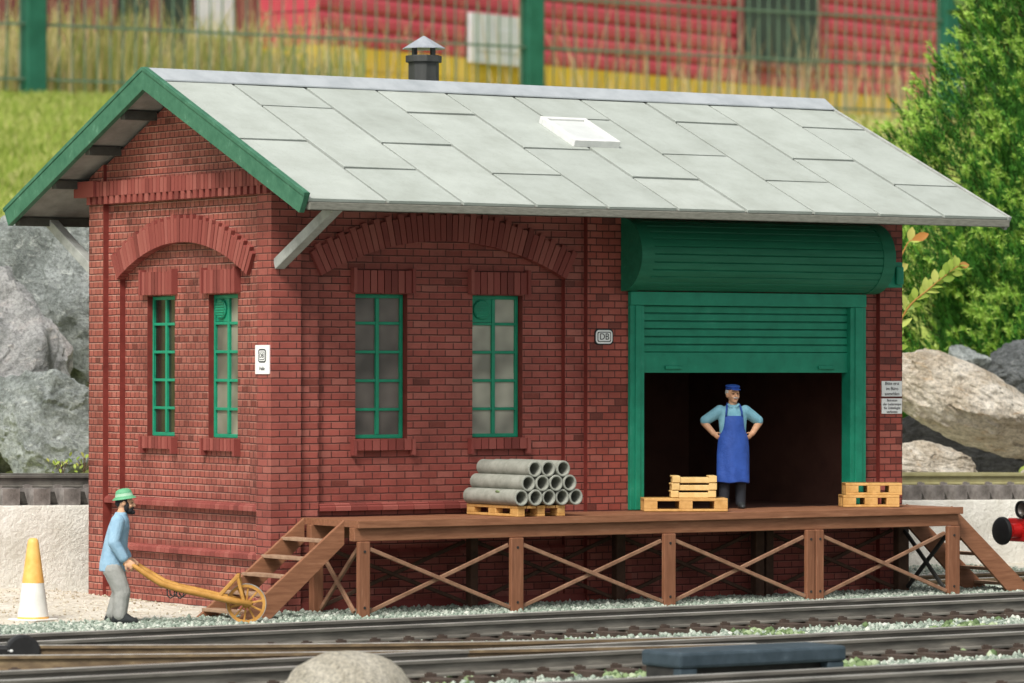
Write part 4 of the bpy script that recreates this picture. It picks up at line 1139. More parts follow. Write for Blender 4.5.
track('rusty curved siding branching off towards the cone at the left', [(-7.2,-3.78),(-5.6,-4.73),(-3.57,-5.85),(-1.07,-6.85),(1.7,-7.48)], [(-7.7,-5.1),(-6.3,-6.02),(-4.2,-6.95),(-1.7,-7.86),(.9,-8.5)], RAILZ, (M_railrust, M_railrust), M_sleeper)
track('track at the bottom edge in front of the blue grey switch box', [(-13,-11.78),(24,-11.65)], [(-13,-12.60),(24,-12.47)], RAILZ, MR, M_sleeper)

# ================================================================== LEDGE WITH THE UPPER TRACK
LEDGE_Y = 5.12
def ledge_top(x): return 1.165 - .0125*(x+1) if -6 < x < 20 else (1.2275 if x <= -6 else .9025)
def ledge():
    xs = np.arange(-14, 34.01, .25); V = []; F = []
    prof = [(0,-.35),(0,.15),(-.0,.6),(.0,.98),(.015,1.0),(.06,1.0),(1.6,1.0),(2.6,1.0)]
    for x in xs:
        zt = ledge_top(float(x))
        for k, (y, f) in enumerate(prof):
            nz = noise.noise(Vector((x*1.3,0,f*3)))*.035 + noise.noise(Vector((x*5,4,f*9)))*.012
            bulge = .10*(1-f)**2 if k < 4 else 0
            V.append((x, LEDGE_Y + y - bulge + (nz if k < 5 else 0), f*zt if f > 0 else f))
    m = len(prof)
    for i in range(len(xs)-1):
        for j in range(m-1): F.append((i*m+j, (i+1)*m+j, (i+1)*m+j+1, i*m+j+1))
    o = fast_mesh('retaining_wall', V, F, M_ledge, smooth=True)
    tag(o, 'rough cream rendered retaining wall behind the shed carrying the upper track', 'wall')
ledge()
zf = lambda x: ledge_top(x)+.40
def lin(y): return [(x, y, ledge_top(x)-1.165) for x in (-13,-6,-1,5,10,16,20,32)]
track('upper railway track on dark sleepers along the top of the cream retaining wall', lin(LEDGE_Y+.55), lin(LEDGE_Y+1.55), 1.165+.385, (M_railmix, M_railmix), M_sleepergrey, length=1.96, sh=.22, sw=.24, sp=.44)

M_gapshade = mottled('sleeper_gap_shade', (.022,.020,.017), (.05,.045,.038), scale=14, rough=.95, bump=.6, bscale=20, bdist=.03)  # near-black fill stands in for the deep shade between the sleepers
mb = MB(); xs_ = [-13.5+.5*i for i in range(92)]
for a_, b_ in zip(xs_[:-1], xs_[1:]):
    za, zb_ = ledge_top(a_)+.17, ledge_top(b_)+.17
    mb.face([(a_,LEDGE_Y+.24,za-.16),(b_,LEDGE_Y+.24,zb_-.16),(b_,LEDGE_Y+.34,zb_),(a_,LEDGE_Y+.34,za)])
    mb.face([(a_,LEDGE_Y+.34,za),(b_,LEDGE_Y+.34,zb_),(b_,LEDGE_Y+2.2,zb_),(a_,LEDGE_Y+2.2,za)])
tag(mb.build('gap_shade_fill', M_gapshade), kind='structure')

# ================================================================== SIDING AND LOCOMOTIVE AT THE RIGHT
track('short siding behind the right hand steps carrying the red buffer beam', [(10.6,1.62),(26,1.62)], [(10.6,.56),(26,.56)], .09, (M_railrust, M_railrust), M_sleeper)
def loco():
    bc = dep(999, 531, 58.5); yc = bc.y-.78; x0 = bc.x+.36; zb = bc.z
    e = empty('locomotive', (x0+2.2, yc, .09), 0, 'black locomotive with red buffer beam, round black buffer and lamp, beyond the steps', 'locomotive')
    MB().box(x0, x0+.12, yc-1.02, yc+1.02, zb-.16, zb+.17).build('buffer_beam', M_red, e, bevel=.015)
    for s in (-1,1):
        y = yc+s*.78
        mb = MB(); mb.lathe([(0,-.36),(.12,-.355),(.185,-.335),(.20,-.31),(.20,-.285),(.06,-.265)], (x0,y,zb), 'x', 32)
        bf = mb.build('buffer', M_black, e, smooth=40)
        MB().lathe([(.055,-.28),(.06,-.16),(.10,-.155),(.105,0)], (x0,y,zb), 'x', 24).build('buffer_shank', M_red, bf, smooth=40)
        ly = yc+s*.70
        mb = MB(); mb.lathe([(.10,-.05),(.125,-.05),(.125,.16),(0,.16)], (x0+.02,ly,zb+.30), 'x', 28)
        lm = mb.build('headlamp', M_black, e, smooth=40)
        MB().lathe([(.099,-.02),(.08,.02),(0,.05)], (x0+.02,ly,zb+.30), 'x', 24).build('lens', M_panedark, lm, smooth=True)
        MB().box(x0+.03,x0+.12,ly-.05,ly+.05,zb+.171,zb+.19).build('lamp_bracket', M_iron, e)
    MB().box(x0+.121, x0+4.4, yc-.85, yc+.85, zb-.10, zb+.12).build('frame', M_black, e, bevel=.01)
    MB().box(x0+.95, x0+4.3, yc-.80, yc+.80, zb+.121, zb+.9).build('body', M_black, e, bevel=.04)
    MB().box(x0+2.4, x0+4.2, yc-.95, yc+.95, zb+.901, zb+1.9).build('cab', M_black, e, bevel=.05)
    for x in (1.0,2.2,3.4):
        for s in (-1,1):
            y = yc+s*.55
            MB().lathe([(0,-.03),(.27,-.03),(.27,.02),(.30,.025),(.30,.05),(0,.05)], (x0+x,y,.09+.30), 'y', 28).build('wheel', M_red, e, smooth=35)
loco()

# ================================================================== SWITCH BOX, LANTERN, FOREGROUND ROCK
e = empty('switch_box', (-.95,-10.75,-.13), R(0), 'long low blue grey metal switch box between the two front tracks', 'switch box')
mb = MB(); mb.box(-1.87,.15,-11.0,-10.35,.09,.245); mb.build('lid', M_box, e, bevel=.03)
mb = MB(); mb.box(-1.84,.12,-10.85,-10.40,-.12,.088); mb.build('housing', M_iron, e)
for x in (-1.85,-.07):
    mb = MB(); mb.box(x,x+.2,-10.98,-10.86,-.14,.088); mb.build('foot', M_box, e, bevel=.01)
p = dep(7, 643, 42.5)
e = empty('point_lever', (p.x,p.y,-.13), R(-20), 'black ground lever box with two pale spots at the left edge beside the curved siding', 'signal')
mb = MB(); mb.box(-.6,.05,-.11,.11,.03,.235); mb.build('casing', M_black, e, bevel=.03, world=False)
mb = MB(); mb.lathe([(0,-.13),(.16,-.13),(.18,-.10),(.18,.10),(.16,.13),(0,.13)], (.16,0,.165), 'y', 20); mb.build('counterweight', M_black, e, smooth=40, world=False)
for q, z in ((.03,.19),(.03,.115)):
    mb = MB(); mb.ell((q,-.118,z), (.035,.015,.026)); mb.build('lens', M_white, e, smooth=True, world=False)
p = Vector((-3.9,-4.9,-.1))

def rock(name, c, size, rot, mat, label, seed, amp=.22, sub=6, sharp=.97, group=None, planes=14, cat='rock'):
    "faceted boulder: sphere cut by random planes, then chipped and cracked"
    bm = bmesh.new(); bmesh.ops.create_icosphere(bm, subdivisions=sub, radius=1)
    rs = random.Random(seed); so = Vector((rs.uniform(-50,50), rs.uniform(-50,50), rs.uniform(-50,50)))
    pl = []
    for i in range(planes):
        n = Vector((rs.gauss(0,1), rs.gauss(0,1), rs.gauss(0,1))).normalized(); pl.append((n, rs.uniform(.55,.88)))
    chips = []
    for i in range(60 if sub > 4 else 0):
        n = Vector((rs.gauss(0,1), rs.gauss(0,1), rs.gauss(0,1))).normalized(); chips.append((n, rs.uniform(.05,.16)))
    for v in bm.verts:
        p = v.co.copy()
        for n, d in pl:
            t = p.dot(n)
            if t > d: p -= n*(t-d)*sharp
        if chips:                       # small flat facets at slightly different depths
            q = (p + Vector((noise.noise(p*3+so), noise.noise(p*3+so*2), noise.noise(p*3-so)))*.12).normalized()
            best = max(chips, key=lambda c: c[0].dot(q)); p *= 1-best[1]*.55
            st = math.sin(p.dot(pl[0][0])*26+noise.noise(p*4+so)*5)      # layered bedding
            p *= 1+.012*st
        f = noise.fractal(p*1.4+so, 1.0, 2.0, 4)*amp*.6 + noise.fractal(p*6+so, .8, 2.1, 6)*amp*.30
        v.co = p*(1+f)
        v.co = Vector((v.co.x*size[0], v.co.y*size[1], v.co.z*size[2]))
    me = bpy.data.meshes.new(name); bm.to_mesh(me); bm.free(); me.materials.append(mat)
    for q in me.polygons: q.use_smooth = True
    if sub > 4: me.set_sharp_from_angle(angle=R(24))
    o = bpy.data.objects.new(name, me); COL.objects.link(o); o.location = c; o.rotation_euler = rot
    tag(o, label, cat, group)
    return o
rock('rock', dep(351, 699, 38.2), (.65,.5,.455), (0,0,R(-33)), M_rockfg, 'smooth cream rounded stone at the bottom edge in front of the tracks', 3, amp=.06, sharp=.2, sub=4)
GB = 'boulders behind the upper track'
V3 = lambda px, py, d: dep(px, py, d)
rock('boulder', V3(96,294,66), (2.1,1.6,3.0), (0,R(10),R(-33)), M_rockgrey, 'tall grey green boulder rising behind the left corner of the shed roof', 11, group=GB, amp=.16)
rock('boulder', V3(-30,385,64), (1.75,1.4,2.0), (0,R(-14),R(-33)), M_rockpink, 'grey boulder with pinkish patches at the left edge in front of the tall one', 12, group=GB, amp=.16)
rock('boulder', V3(48,425,62.6), (1.35,.9,1.05), (0,R(8),R(-33)), M_rockgrey, 'low grey boulder resting just behind the upper track at the left', 13, group=GB, amp=.18)
rock('boulder', V3(975,404,68), (1.75,1.2,.80), (R(-10),R(24),R(-33)), M_rocktan, 'large tan boulder sloping down to the right beside the right shed corner', 24, group=GB, amp=.13, sharp=.5)
rock('boulder', V3(925,466,66), (1.02,.7,.42), (0,R(8),R(-33)), M_rocktan, 'flat tan stone under the large sloping boulder, right of the shed', 15, group=GB, amp=.18)
rock('boulder', V3(967,366,72), (.52,.45,.52), (0,R(20),R(-33)), M_rockgrey, 'small pointed grey stone behind the top of the large tan boulder', 16, group=GB, amp=.2)
rock('boulder', V3(1032,378,72), (.95,.8,.75), (0,R(-25),R(-33)), M_rockdark, 'dark grey boulder at the right edge in front of the conifer', 17, group=GB, amp=.2)
rock('boulder', V3(1052,468,66), (.75,.6,.5), (0,0,R(-33)), M_rocktan, 'tan stone at the right edge below the large sloping boulder', 18, group=GB, amp=.2)
rock('boulder', V3(950,446,71), (2.3,.7,.85), (0,0,R(-33)), M_rockshadow, 'stone coloured near black as deep shade, filling the gap under the large tan boulder', 19, group=GB, amp=.15)

# ================================================================== GROUND
FA = Vector((106.77,217.29)); 
def fence_y(x): return 217.29+.1066*(x-106.77)
def fence_h(x): return 21.85+(.0427 if x < 106.77 else .014)*(x-106.77)
def ground_h(x, y):
    if y < LEDGE_Y+.5:
        h = -.13 + .13*min(max((y+2.35)/.75,0),1)
        if x < -.2 and y > -.4: h += .10*min(max((y+.4)/4,0),1)*min(max((-x+.2)/1.0,0),1)
        if x < .0 and y > -.5: h += .03*noise.noise(Vector((x*1.6,y*1.6,0)))
        return h
    if y < 12: return min(.85+ (y-LEDGE_Y-1)*.02, 1.0)
    yf, hf = fence_y(x), max(fence_h(x), 8)
    if y <= yf: 
        t = (y-12)/(yf-12); return .96 + (hf-.96)*t + .5*noise.noise(Vector((x*.03,y*.03,0)))*min(1,t*4)
    return hf + (y-yf)*.02
def ground():
    xs = sorted(set(np.concatenate([np.arange(-1200,-60,60), np.arange(-60,-12,4), np.arange(-12,16,.35), np.arange(16,40,2), np.arange(40,420,8), np.arange(420,1600,80)]).tolist()))
    ys = sorted(set(np.concatenate([np.arange(-300,-40,20), np.arange(-40,-16,2), np.arange(-16,LEDGE_Y+.3,.3), [LEDGE_Y+.45,LEDGE_Y+.56,6.4,7.0,8,9.5,11,12], np.arange(14,60,3), np.arange(60,300,6), np.arange(300,420,20), np.arange(420,2000,120)]).tolist()))
    nx, ny = len(xs), len(ys); V = [(x,y,ground_h(x,y)) for y in ys for x in xs]
    F = [(j*nx+i, j*nx+i+1, (j+1)*nx+i+1, (j+1)*nx+i) for j in range(ny-1) for i in range(nx-1)]
    o = fast_mesh('ground', V, F, M_ground, smooth=True); o['kind'] = 'structure'
    sand = o.data.attributes.new('sand','FLOAT','POINT'); gr = o.data.attributes.new('grassy','FLOAT','POINT')
    sv, gv = [], []
    for x, y, z in V:
        s = 0
        if y > -3:
            s = min(max((y+1.0)/.8,0),1) * (1 if x < .1 else 0)
            if y > 2.2: s = 1
        sv.append(s); gv.append(min(max((y-9)/4,0),1))
    sand.data.foreach_set('value', sv); gr.data.foreach_set('value', gv)
ground()

def stones(name, n, region, size, mat, label=None):
    "loose stones scattered over the ballast: one mesh"
    bm = bmesh.new(); bmesh.ops.create_icosphere(bm, subdivisions=1, radius=1)
    bv = np.array([v.co[:] for v in bm.verts]); bf = np.array([[v.index for v in f.verts] for f in bm.faces]); bm.free()
    pts = []
    while len(pts) < n:
        q = region()
        if q: pts.append(q)
    P = np.array(pts); K = len(P); nv = len(bv)
    s = rng.uniform(size[0], size[1], (K,1,1)) * rng.uniform(.6,1.25,(K,1,3))
    jit = 1 + rng.uniform(-.28,.28,(K,nv,1))
    V = bv[None]*jit*s
    a = rng.uniform(0,6.283,K); ca, sa = np.cos(a), np.sin(a)
    X = V[:,:,0]*ca[:,None]-V[:,:,1]*sa[:,None]; Y = V[:,:,0]*sa[:,None]+V[:,:,1]*ca[:,None]
    V = np.stack([X,Y,V[:,:,2]],-1) + P[:,None,:]
    F = (bf[None] + (np.arange(K)*nv)[:,None,None]).reshape(-1,3)
    o = fast_mesh(name, V.reshape(-1,3), F, mat); o['kind'] = 'stuff'
    return o
def in_view(x, y, m=60):
    v = Vector((x,y,0))-CAM; d = v.dot(fw); px = 512+FPX*v.dot(rt)/d
    return -m < px < 1024+m
def reg_ballast():
    x = random.uniform(-10,15); y = random.uniform(-13.4,-.05)
    if not in_view(x,y): return None
    if x < -.3 and y > -.30+.2*noise.noise(Vector((x*2,0,0))): return None
    return (x, y, ground_h(x,y)+random.uniform(-.012,.018))
def reg_right():
    x = random.uniform(9.4,15); y = random.uniform(-.6,5)
    return (x, y, ground_h(x,y)+random.uniform(-.01,.012)) if in_view(x,y) else None
def reg_fine():
    x = random.uniform(-4.5,13); y = random.uniform(-2.4,.0)
    if x < -.2 and y > -.3+.2*noise.noise(Vector((x*2,0,0))): return None
    return (x, y, ground_h(x,y)+random.uniform(-.01,.01))
stones('gravel', 42000, reg_ballast, (.018,.037), M_gravel)
stones('gravel', 16000, reg_fine, (.014,.028), M_gravel)
stones('gravel', 5000, reg_right, (.014,.028), M_gravel)
def reg_moss():
    x = random.uniform(-8,14); y = random.choice((random.gauss(-5.2,.5), random.gauss(-9.4,.35)))
    if noise.noise(Vector((x*.9,y*.9,3))) < .12 or not in_view(x,y): return None
    return (x, y, ground_h(x,y)+random.uniform(0,.03))
stones('moss', 1100, reg_moss, (.025,.06), M_gravelgreen)
def reg_sand():
    x = random.uniform(-5,-.1); y = random.uniform(-.6,5)
    return (x, y, ground_h(x,y)+random.uniform(-.012,.006)) if in_view(x,y) else None
M_sandstone = island('sand_lumps', [(0,(.26,.21,.14)),(.5,(.44,.38,.28)),(1,(.60,.55,.45))], noise_amt=.2)
stones('sand_lumps', 1500, reg_sand, (.006,.020), M_sandstone)

# ================================================================== FENCE
def fence():
    xp = [106.77+45.28*k for k in range(-2,5)]
    root = empty('mesh_fence', (xp[0], fence_y(xp[0]), fence_h(xp[0])), 0, 'dark green double wire mesh fence with square posts on top of the grass bank', 'fence')
    for x in xp:
        y = fence_y(x); z = fence_h(x)
        MB().box(x-.72,x+.72,y-.72,y+.72,z-3,z+34).build('post', M_fence, root, bevel=.08)
    for x, x2 in zip(xp[:-1], xp[1:]):
        mb = MB(); n = 42
        for i in range(1,n):
            f = i/n; X = x+(x2-x)*f; y = fence_y(X); z = fence_h(X)
            mb.box(X-.045,X+.045,y-.045,y+.045,z-.5,z+33)
        for k in range(9):
            zz = 1.1+3.85*k
            for dy in (-.2,.2):
                mb.bar((x+.72,fence_y(x)+dy,fence_h(x)+zz),(x2-.72,fence_y(x2)+dy,fence_h(x2)+zz), .11, .15)
        mb.build('mesh_panel', M_wire, root)
fence()

# ================================================================== HUT BEHIND THE FENCE
def hut():
    off = 42.0
    def at_px(px):       # where the sight line at px meets the front of the hut
        d = fw + (px-512)/FPX*rt; k = .1066
        t = (217.29+off - k*106.77 + k*CAM.x - CAM.y)/(d.y - k*d.x); q = CAM+d*t
        return q.x
    xa0 = at_px(345); KH = .33
    yy0 = lambda x: fence_y(x)+off
    yy = lambda x: fence_y(xa0)+off+KH*(x-xa0)
    def at_h(px):
        d = fw + (px-512)/FPX*rt; t = (yy(0) + KH*CAM.x - CAM.y)/(d.y-KH*d.x); return (CAM+d*t).x
    xa, xb = at_h(318), at_h(938)
    zt0 = 29.6
    ang = math.atan(KH)
    e = empty('red_hut', (xa, yy(xa), 23.1), ang, 'long bright red ridged hut with yellow base band behind the fence', 'hut')
    Lh = (xb-xa)/math.cos(ang)
    mb = MB(); mb.box(0,Lh,0,30,0,5.6); mb.box(0,Lh,-.05,30.05,5.62,7.5); w0 = mb.build('base_band', M_hutyellow, e, world=False)
    mb = MB(); z = 7.52; i = 0
    while z < 26:
        mb.prism([(0.0,z),(-.13,z+.4),(-.13,z+1.0),(0,z+1.4),(30,z+1.4),(30,z)], 'x', 0, Lh); z += 1.5
    mb.build('wall', M_hutred, e, world=False)
    MB().box(-1,Lh+1,-1,31,27,28).build('roof', M_hutdark, e, world=False)
    L_at = lambda px: (at_h(px)-xa)/math.cos(ang)
    ztop = lambda py, d: CAM.z + (364.4-py)*d/FPX
    da = 355
    mb = MB(); mb.box(L_at(464),L_at(525),-.75,-.4,7.1,11.6); mb.box(L_at(470),L_at(520),-.8,-.74,8.2,10.3)
    mb.build('white_panel', M_hutwhite, e, world=False, bevel=.1)
    mb = MB(); mb.box(L_at(737),L_at(812),-.6,-.39,9.8,17.5); mb.build('window', M_hutdark, e, world=False)
    mb = MB(); x0, x1 = L_at(737), L_at(812)
    mb.box(x0-.5,x0,-.8,-.38,9.4,17.9); mb.box(x1,x1+.5,-.8,-.38,9.4,17.9); mb.box(x0,x1,-.8,-.38,9.3,9.8)
    mb.build('window_frame', M_barnred, e, world=False)
    # older dull building further left
    xc, xd = at_px(-120), at_px(306)
    ang = math.atan(.1066); yy = yy0
    e2 = empty('dull_barn', (xc, yy(xc)+6, 20), ang, 'dull reddish brown boarded barn behind the tall grass at the left', 'barn')
    L2 = (xd-xc)/math.cos(ang)
    mb = MB(); i = 0; x = 0
    while x < L2:
        mb.box(x, x+2.2, random.uniform(-.12,.12), 20, 0, 26); x += 2.24
    mb.build('wall', M_barnred, e2, world=False, merge=False)
    MB().box(-1,L2+1,-1.5,21,26,27).build('roof', M_hutdark, e2, world=False)
    q = lambda px: (at_px(px)-xc)/math.cos(ang)
    mb = MB(); mb.box(q(228),q(264),-.5,-.2,11.0,17.5); mb.build('window', M_hutwhite, e2, world=False)
    for a, b in ((52,70),(150,178),(196,222)):
        mb = MB(); mb.box(q(a),q(b),-.4,-.15,4,22); mb.build('door', M_hutdark, e2, world=False)
hut()

# ================================================================== VEGETATION
def blades(name, pts, hmin, hmax, wid, lean, mat, seg=3, curve=.35):
    n = len(pts); P = np.array(pts); h = rng.uniform(hmin,hmax,n); a = rng.uniform(0,6.283,n)
    dx, dy = np.cos(a), np.sin(a); ln = rng.uniform(0,lean,n)*h; w = wid*rng.uniform(.6,1.3,n)
    fa = rng.uniform(-.9,.9,n)+YAW; sx, sy = np.cos(fa), -np.sin(fa)
    V = np.zeros((n,(seg+1)*2,3))
    for k in range(seg+1):
        t = k/seg; ww = w*(1-t*.85)/2
        cx = P[:,0]+dx*ln*t**(1+curve*2); cy = P[:,1]+dy*ln*t**(1+curve*2); cz = P[:,2]+h*t*(1-.12*t)
        V[:,2*k] = np.stack([cx-sx*ww,cy-sy*ww,cz],-1); V[:,2*k+1] = np.stack([cx+sx*ww,cy+sy*ww,cz],-1)
    base = np.array([[2*k,2*k+1,2*k+3,2*k+2] for k in range(seg)])
    F = (base[None]+(np.arange(n)*(seg+1)*2)[:,None,None]).reshape(-1,4)
    o = fast_mesh(name, V.reshape(-1,3), F, mat); o['kind'] = 'stuff'
    return o
def pts_bank(n, off0, off1, xr, dens=None):
    out = []
    while len(out) < n:
        x = random.uniform(*xr); y = fence_y(x)+random.uniform(off0,off1)
        if dens and random.random() > dens(x,y): continue
        out.append((x,y,ground_h(x,y)-.2))
    return out
def pxof(x,y,z=22):
    v = Vector((x,y,z))-CAM; return 512+FPX*v.dot(rt)/v.dot(fw)
def dens_left(x,y):
    p = pxof(x,y); nz = .5+.9*noise.noise(Vector((x*.05,y*.05,1)))
    return min(1,max(0,(1.0 if p < 300 else max(0,(380-p)/80))*nz))
blades('tall_grass', pts_bank(2600,3,30,(85,150),dens_left), 3,9, .26, .30, M_drygrass)
blades('tall_grass', pts_bank(1300,2,6,(85,150),dens_left), 1.5,5, .22, .35, M_drygrass)
blades('tall_grass', pts_bank(2200,2,34,(130,215)), .4,1.3, .28, .35, M_drygrass)
blades('tall_grass', pts_bank(260,0,30,(88,215)), 4,12, .15, .35, M_stalk)
blades('tall_grass', pts_bank(240,0,30,(150,215), lambda x,y: max(0,min(1,(pxof(x,y)-560)/250))), 3,10, .15, .35, M_stalk)
blades('tall_grass', pts_bank(4200,-30,6,(160,215)), .5,1.4, .28, .4, M_drygrass)
def pts_lawn(n):
    out = []
    while len(out) < n:
        y = random.uniform(60,215); x = random.uniform(20,125)
        p = pxof(x,y,ground_h(x,y))
        if not -60 < p < 330: continue
        out.append((x,y,ground_h(x,y)-.05))
    return out
blades('lawn_grass', pts_lawn(30000), .35,1.0, .18, .7, M_lawn, seg=2)

def conifer():
    base = dep(1086, 372, 82); base.z = ground_h(base.x, base.y)
    t = empty('conifer', base, 0, 'dense bright green conifer with yellow green shoot tips behind the boulders at the right', 'tree')
    H, RB = 12.6, 4.5
    MB().lathe([(.38,0),(.30,2),(.2,8),(.04,11.8)], (0,0,0), 'z', 12).build('trunk', M_bark, t, smooth=True, world=False)
    V, F, MI = [], [], []
    BV, BF = [], []
    def radius(z):
        return float(np.interp(z, [0,1.2,3.5,5,6.7,8,9,11,12.6], [3.8,4.5,4.4,3.75,2.8,2.05,1.75,.95,.05]))
    rs = random.Random(5)
    lumps = [(rs.uniform(0,6.28), rs.uniform(.3,H-.6), rs.uniform(.5,1.1)) for _ in range(120)]
    ns = 8800
    camdir = math.atan2(CAM.y-base.y, CAM.x-base.x)
    for i in range(ns):
        # shoots near the outside; more of them on the half that can be seen
        z = H*(1-math.sqrt(rs.random()))*.98+.15
        a = camdir + rs.gauss(0,1.05) if rs.random() < .75 else rs.uniform(0,6.283)
        R0 = radius(z)
        nz = noise.noise(Vector((math.cos(a)*2.1, math.sin(a)*2.1, z*.75)))*.60 + noise.noise(Vector((math.cos(a)*6, math.sin(a)*6, z*2.1)))*.22
        if nz < -.22 and rs.random() < .55: continue
        depth = rs.random()**2.2
        rr = R0*(1+nz*.55) - depth*R0*.42
        if rr < .1: rr = .1
        out = Vector((math.cos(a), math.sin(a), 0)); p = out*rr + Vector((0,0,z))
        d = (out*rs.uniform(.5,1) + Vector((rs.gauss(0,.2), rs.gauss(0,.2), rs.uniform(.7,1.6)))).normalized()
        Ls = rs.uniform(.40,.78)*(1 if depth < .3 else 1.15)
        tip = depth < .30 and rs.random() < .6
        e1 = d.orthogonal().normalized(); e2 = d.cross(e1)
        nn = 26 if depth < .3 else 16
        for k in range(nn):
            f = (k+.5)/nn; ang = k*2.4+rs.random(); q = p + d*Ls*f
            nd = (e1*math.cos(ang)+e2*math.sin(ang))*(1.0-.35*f) + d*(.55+.8*f)
            nl = rs.uniform(.11,.17)*(1.05-.35*f); nd = nd.normalized()*nl
            sd = nd.cross(d).normalized()*.015
            b = len(V); V += [tuple(q-sd), tuple(q+sd), tuple(q+nd+sd*.4), tuple(q+nd-sd*.4)]
            F.append((b,b+1,b+2,b+3)); MI.append(1 if (tip and f > .6) else 0)
        if tip:
            te = p + d*Ls*.97
            for k in range(24):
                nd = (d*rs.uniform(.2,1.5) + Vector((rs.gauss(0,.5),rs.gauss(0,.5),rs.gauss(0,.5)))).normalized()*rs.uniform(.09,.15)
                sd = nd.orthogonal().normalized()*.0085; b = len(V)
                V += [tuple(te-sd), tuple(te+sd), tuple(te+nd+sd*.5), tuple(te+nd-sd*.5)]; F.append((b,b+1,b+2,b+3)); MI.append(1)
        if rs.random() < .30:
            q = p+d*Ls*.1; sd = e1*.018; b = len(V); V += [tuple(q-sd),tuple(q+sd),tuple(q+d*Ls*.75+sd*.6),tuple(q+d*Ls*.75-sd*.6)]; F.append((b,b+1,b+2,b+3)); MI.append(2)
    o = fast_mesh('crown', V, F, [M_needle, M_needletip, M_bud], MI); o.parent = t
    # inner dark twigs
    mb = MB()
    for i in range(260):
        z = rs.uniform(.4,H*.92); a = rs.uniform(0,6.283); r0 = radius(z)*.72
        mb.tube([(0,0,z-.1),(math.cos(a)*r0*.5,math.sin(a)*r0*.5,z+.1),(math.cos(a)*r0,math.sin(a)*r0,z+.45)], [.05,.03,.012], 5)
    mb.build('branches', M_bark, t, world=False)
    MB().lathe([(radius(z)*.68,z) for z in (.3,1.2,2.5,4,6,8,9,10.5,11.8)], (0,0,0), 'z', 18).build('inner_foliage', M_needle, t, world=False)
conifer()

def leaf(V, F, MI, p, d, n, L, W, mi):
    d = d.normalized(); s = d.cross(n).normalized(); b = len(V)
    prof = ((0,.12),(.25,.8),(.5,1),(.75,.75),(1,.06))
    for t, w in prof:
        c = p + d*L*t + n*(-.10*L*t*t)
        V += [tuple(c - s*W*w/2 + n*.12*W*w), tuple(c), tuple(c + s*W*w/2 + n*.12*W*w)]
    for i in range(4):
        for j in range(2): F.append((b+3*i+j,b+3*i+j+1,b+3*i+3+j+1,b+3*i+3+j)); MI.append(mi)
def sprig(label, path_px, d, seed, leafL, every, tip_orange, nm='shrub', w=.55):
    rs = random.Random(seed); pts = smooth_path([tuple(dep(a,b,d)) for a,b in path_px], 6)
    pts = [Vector(q) for q in pts]; base = pts[0]
    e = empty(nm, base, 0, label, 'plant')
    MB().tube(pts, [.022-.016*i/len(pts) for i in range(len(pts))], 6).build('stem', M_bark if not tip_orange else M_leaforange, e, smooth=True)
    V, F, MI = [], [], []
    for i in range(1, len(pts)):
        if i % every: continue
        dd = (pts[i]-pts[i-1]).normalized()
        for s in (-1,1):
            n = (-fw + Vector((rs.gauss(0,.5),rs.gauss(0,.5),rs.gauss(0,.5)+.5))).normalized()
            side = dd.cross(-fw).normalized()*s
            ld = dd*rs.uniform(.5,1.2)+side*rs.uniform(.6,1)+Vector((0,0,rs.uniform(-.2,.4)))
            f = i/len(pts); L = leafL*rs.uniform(.7,1.2)*(1-.35*f)
            leaf(V,F,MI, pts[i]-base, ld, n, L, L*w, 0)
    dd = (pts[-1]-pts[-2]).normalized()
    for k in range(1 if tip_orange else 3):
        n = (-fw+Vector((rs.gauss(0,.4),rs.gauss(0,.4),rs.gauss(0,.4)))).normalized()
        leaf(V,F,MI, pts[-1]-base, dd+Vector((rs.gauss(0,.4),rs.gauss(0,.4),rs.gauss(0,.4))), n, leafL*.9, leafL*.42, 1 if tip_orange else 0)
    o = fast_mesh('leaves', V, F, [M_leafy, M_leaforange], MI, smooth=True); o.parent = e
sprig('yellow green leafy sprig with an orange tip leaning out beside the right shed corner', [(872,470),(884,390),(902,318),(930,288),(958,266)], 62.5, 4, .27, 1, True)
sprig('single orange and yellow leaf shoot just under the right end of the roof', [(866,470),(874,380),(890,290),(905,248),(912,240)], 62.8, 6, .32, 7, True)
sprig('short green shoot poking over the top of the large tan boulder', [(934,372),(935,362),(934,356),(936,351)], 70.5, 8, .16, 5, False)
def lowplant(label, px, py, d, seed, n=14):
    rs = random.Random(seed); base = dep(px,py,d); e = empty('weed', base, 0, label, 'plant'); V,F,MI = [],[],[]
    for k in range(n):
        a = rs.uniform(0,6.283); dd = Vector((math.cos(a)*.8,math.sin(a)*.8,rs.uniform(.3,1.6)))
        q = Vector((rs.gauss(0,.08),rs.gauss(0,.08),rs.uniform(-.05,.14)))
        leaf(V,F,MI,q,dd,(Vector((rs.gauss(0,.4),rs.gauss(0,.4),1))-fw*.6).normalized(),rs.uniform(.06,.11),.045,0)
    o = fast_mesh('leaves', V, F, [M_leafy], MI, smooth=True); o.parent = e
    mb = MB()
    for k in range(7):
        a = rs.uniform(0,6.283); mb.tube([(0,0,-.1),(math.cos(a)*.08,math.sin(a)*.05,.05),(math.cos(a)*.11,math.sin(a)*.11,.12)], .006, 5)
    mb.build('stem', M_bark, e, world=False)
lowplant('small bright green weed between the grey boulders and the shed corner', 84, 466, 59.6, 2)
lowplant('scraggly olive weed at the foot of the grey boulders behind the upper track', 62, 470, 59.8, 3, 18)

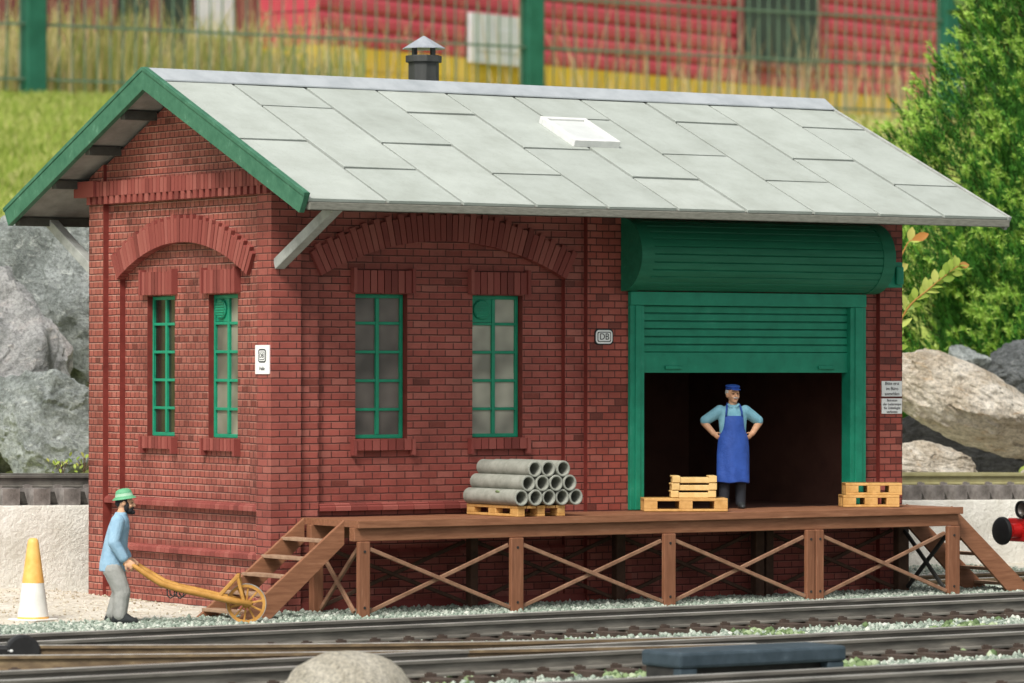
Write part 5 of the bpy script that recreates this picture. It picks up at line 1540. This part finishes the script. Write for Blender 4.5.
def far_tree(px, d, h, r, label, seed):
    base = dep(px, 300, d); base.z = ground_h(base.x, base.y)
    t = empty('tree', base, 0, label, 'tree', 'trees behind the hut')
    MB().lathe([(r*.10,0),(r*.07,h*.4),(r*.03,h*.8)], (0,0,0), 'z', 10).build('trunk', M_bark, t, smooth=True, world=False)
    n = 2600; rs = np.random.default_rng(seed)
    a = rs.uniform(0,6.283,n); zf_ = rs.uniform(0,1,n); rad = r*np.sqrt(np.clip(1-(2*zf_-1)**2,0,1))*(.55+.5*rs.random(n))
    P = np.stack([np.cos(a)*rad, np.sin(a)*rad, h*(.08+.92*zf_)],-1)
    D = rs.normal(0,1,(n,3)); D /= np.linalg.norm(D,axis=1)[:,None]; E_ = np.cross(D, rs.normal(0,1,(n,3))); E_ /= np.linalg.norm(E_,axis=1)[:,None]
    s = rs.uniform(.6,1.3,n)[:,None]*r*.10
    V = np.stack([P-D*s, P+E_*s*.6, P+D*s, P-E_*s*.6],1).reshape(-1,3); F = np.arange(n*4).reshape(-1,4)
    o = fast_mesh('crown', V, F, M_backtree); o.parent = t
far_tree(985, 640, 62, 20, 'dark leafy tree behind the right end of the red hut', 1)
far_tree(1090, 600, 60, 22, 'dark leafy tree at the right edge hidden mostly by the conifer', 2)
far_tree(-120, 480, 50, 18, 'dark leafy tree beyond the left edge of the dull barn', 3)
far_tree(1110, 300, 34, 12, 'bushy tree on the bank right of the conifer', 4)

# ================================================================== LIGHT, SKY, CAMERA
SUN_EL, SUN_AZ = 49, 234          # azimuth of the sun, degrees clockwise from +Y
sd = Vector((math.sin(R(SUN_AZ))*math.cos(R(SUN_EL)), math.cos(R(SUN_AZ))*math.cos(R(SUN_EL)), math.sin(R(SUN_EL))))
w = bpy.data.worlds.new('World'); scene.world = w; w.use_nodes = True
nt = w.node_tree; bg = nt.nodes['Background']
sky = nt.nodes.new('ShaderNodeTexSky'); sky.sky_type = 'NISHITA'; sky.sun_disc = False
sky.sun_elevation = R(SUN_EL); sky.sun_rotation = R(SUN_AZ); sky.air_density = 1.0; sky.dust_density = 4.0; sky.ozone_density = 1.0
hs = nt.nodes.new('ShaderNodeHueSaturation'); hs.inputs['Saturation'].default_value = .2
nt.links.new(sky.outputs[0], hs.inputs['Color']); nt.links.new(hs.outputs[0], bg.inputs['Color'])
bg.inputs['Strength'].default_value = .10
sl = bpy.data.lights.new('sun','SUN'); sl.energy = 2.2; sl.angle = R(16); sl.color = (1,.965,.90)
so = bpy.data.objects.new('sun', sl); COL.objects.link(so); so.rotation_euler = sd.to_track_quat('Z','Y').to_euler(); so.location = sd*60

cam = bpy.data.cameras.new('camera'); co = bpy.data.objects.new('camera', cam); COL.objects.link(co)
cam.sensor_width = 36; cam.lens = FPX*36/1024; cam.clip_start = 1; cam.clip_end = 6000
co.matrix_world = Matrix.Translation(CAM) @ Matrix((rt, up, -fw)).transposed().to_4x4()
cam.dof.use_dof = True; cam.dof.focus_distance = 52.0; cam.dof.aperture_fstop = 1.8; cam.dof.aperture_blades = 0
scene.camera = co
vs = scene.view_settings; vs.view_transform = 'Standard'; vs.look = 'None'; vs.exposure = .66; vs.gamma = 1; vs.use_curve_mapping = False
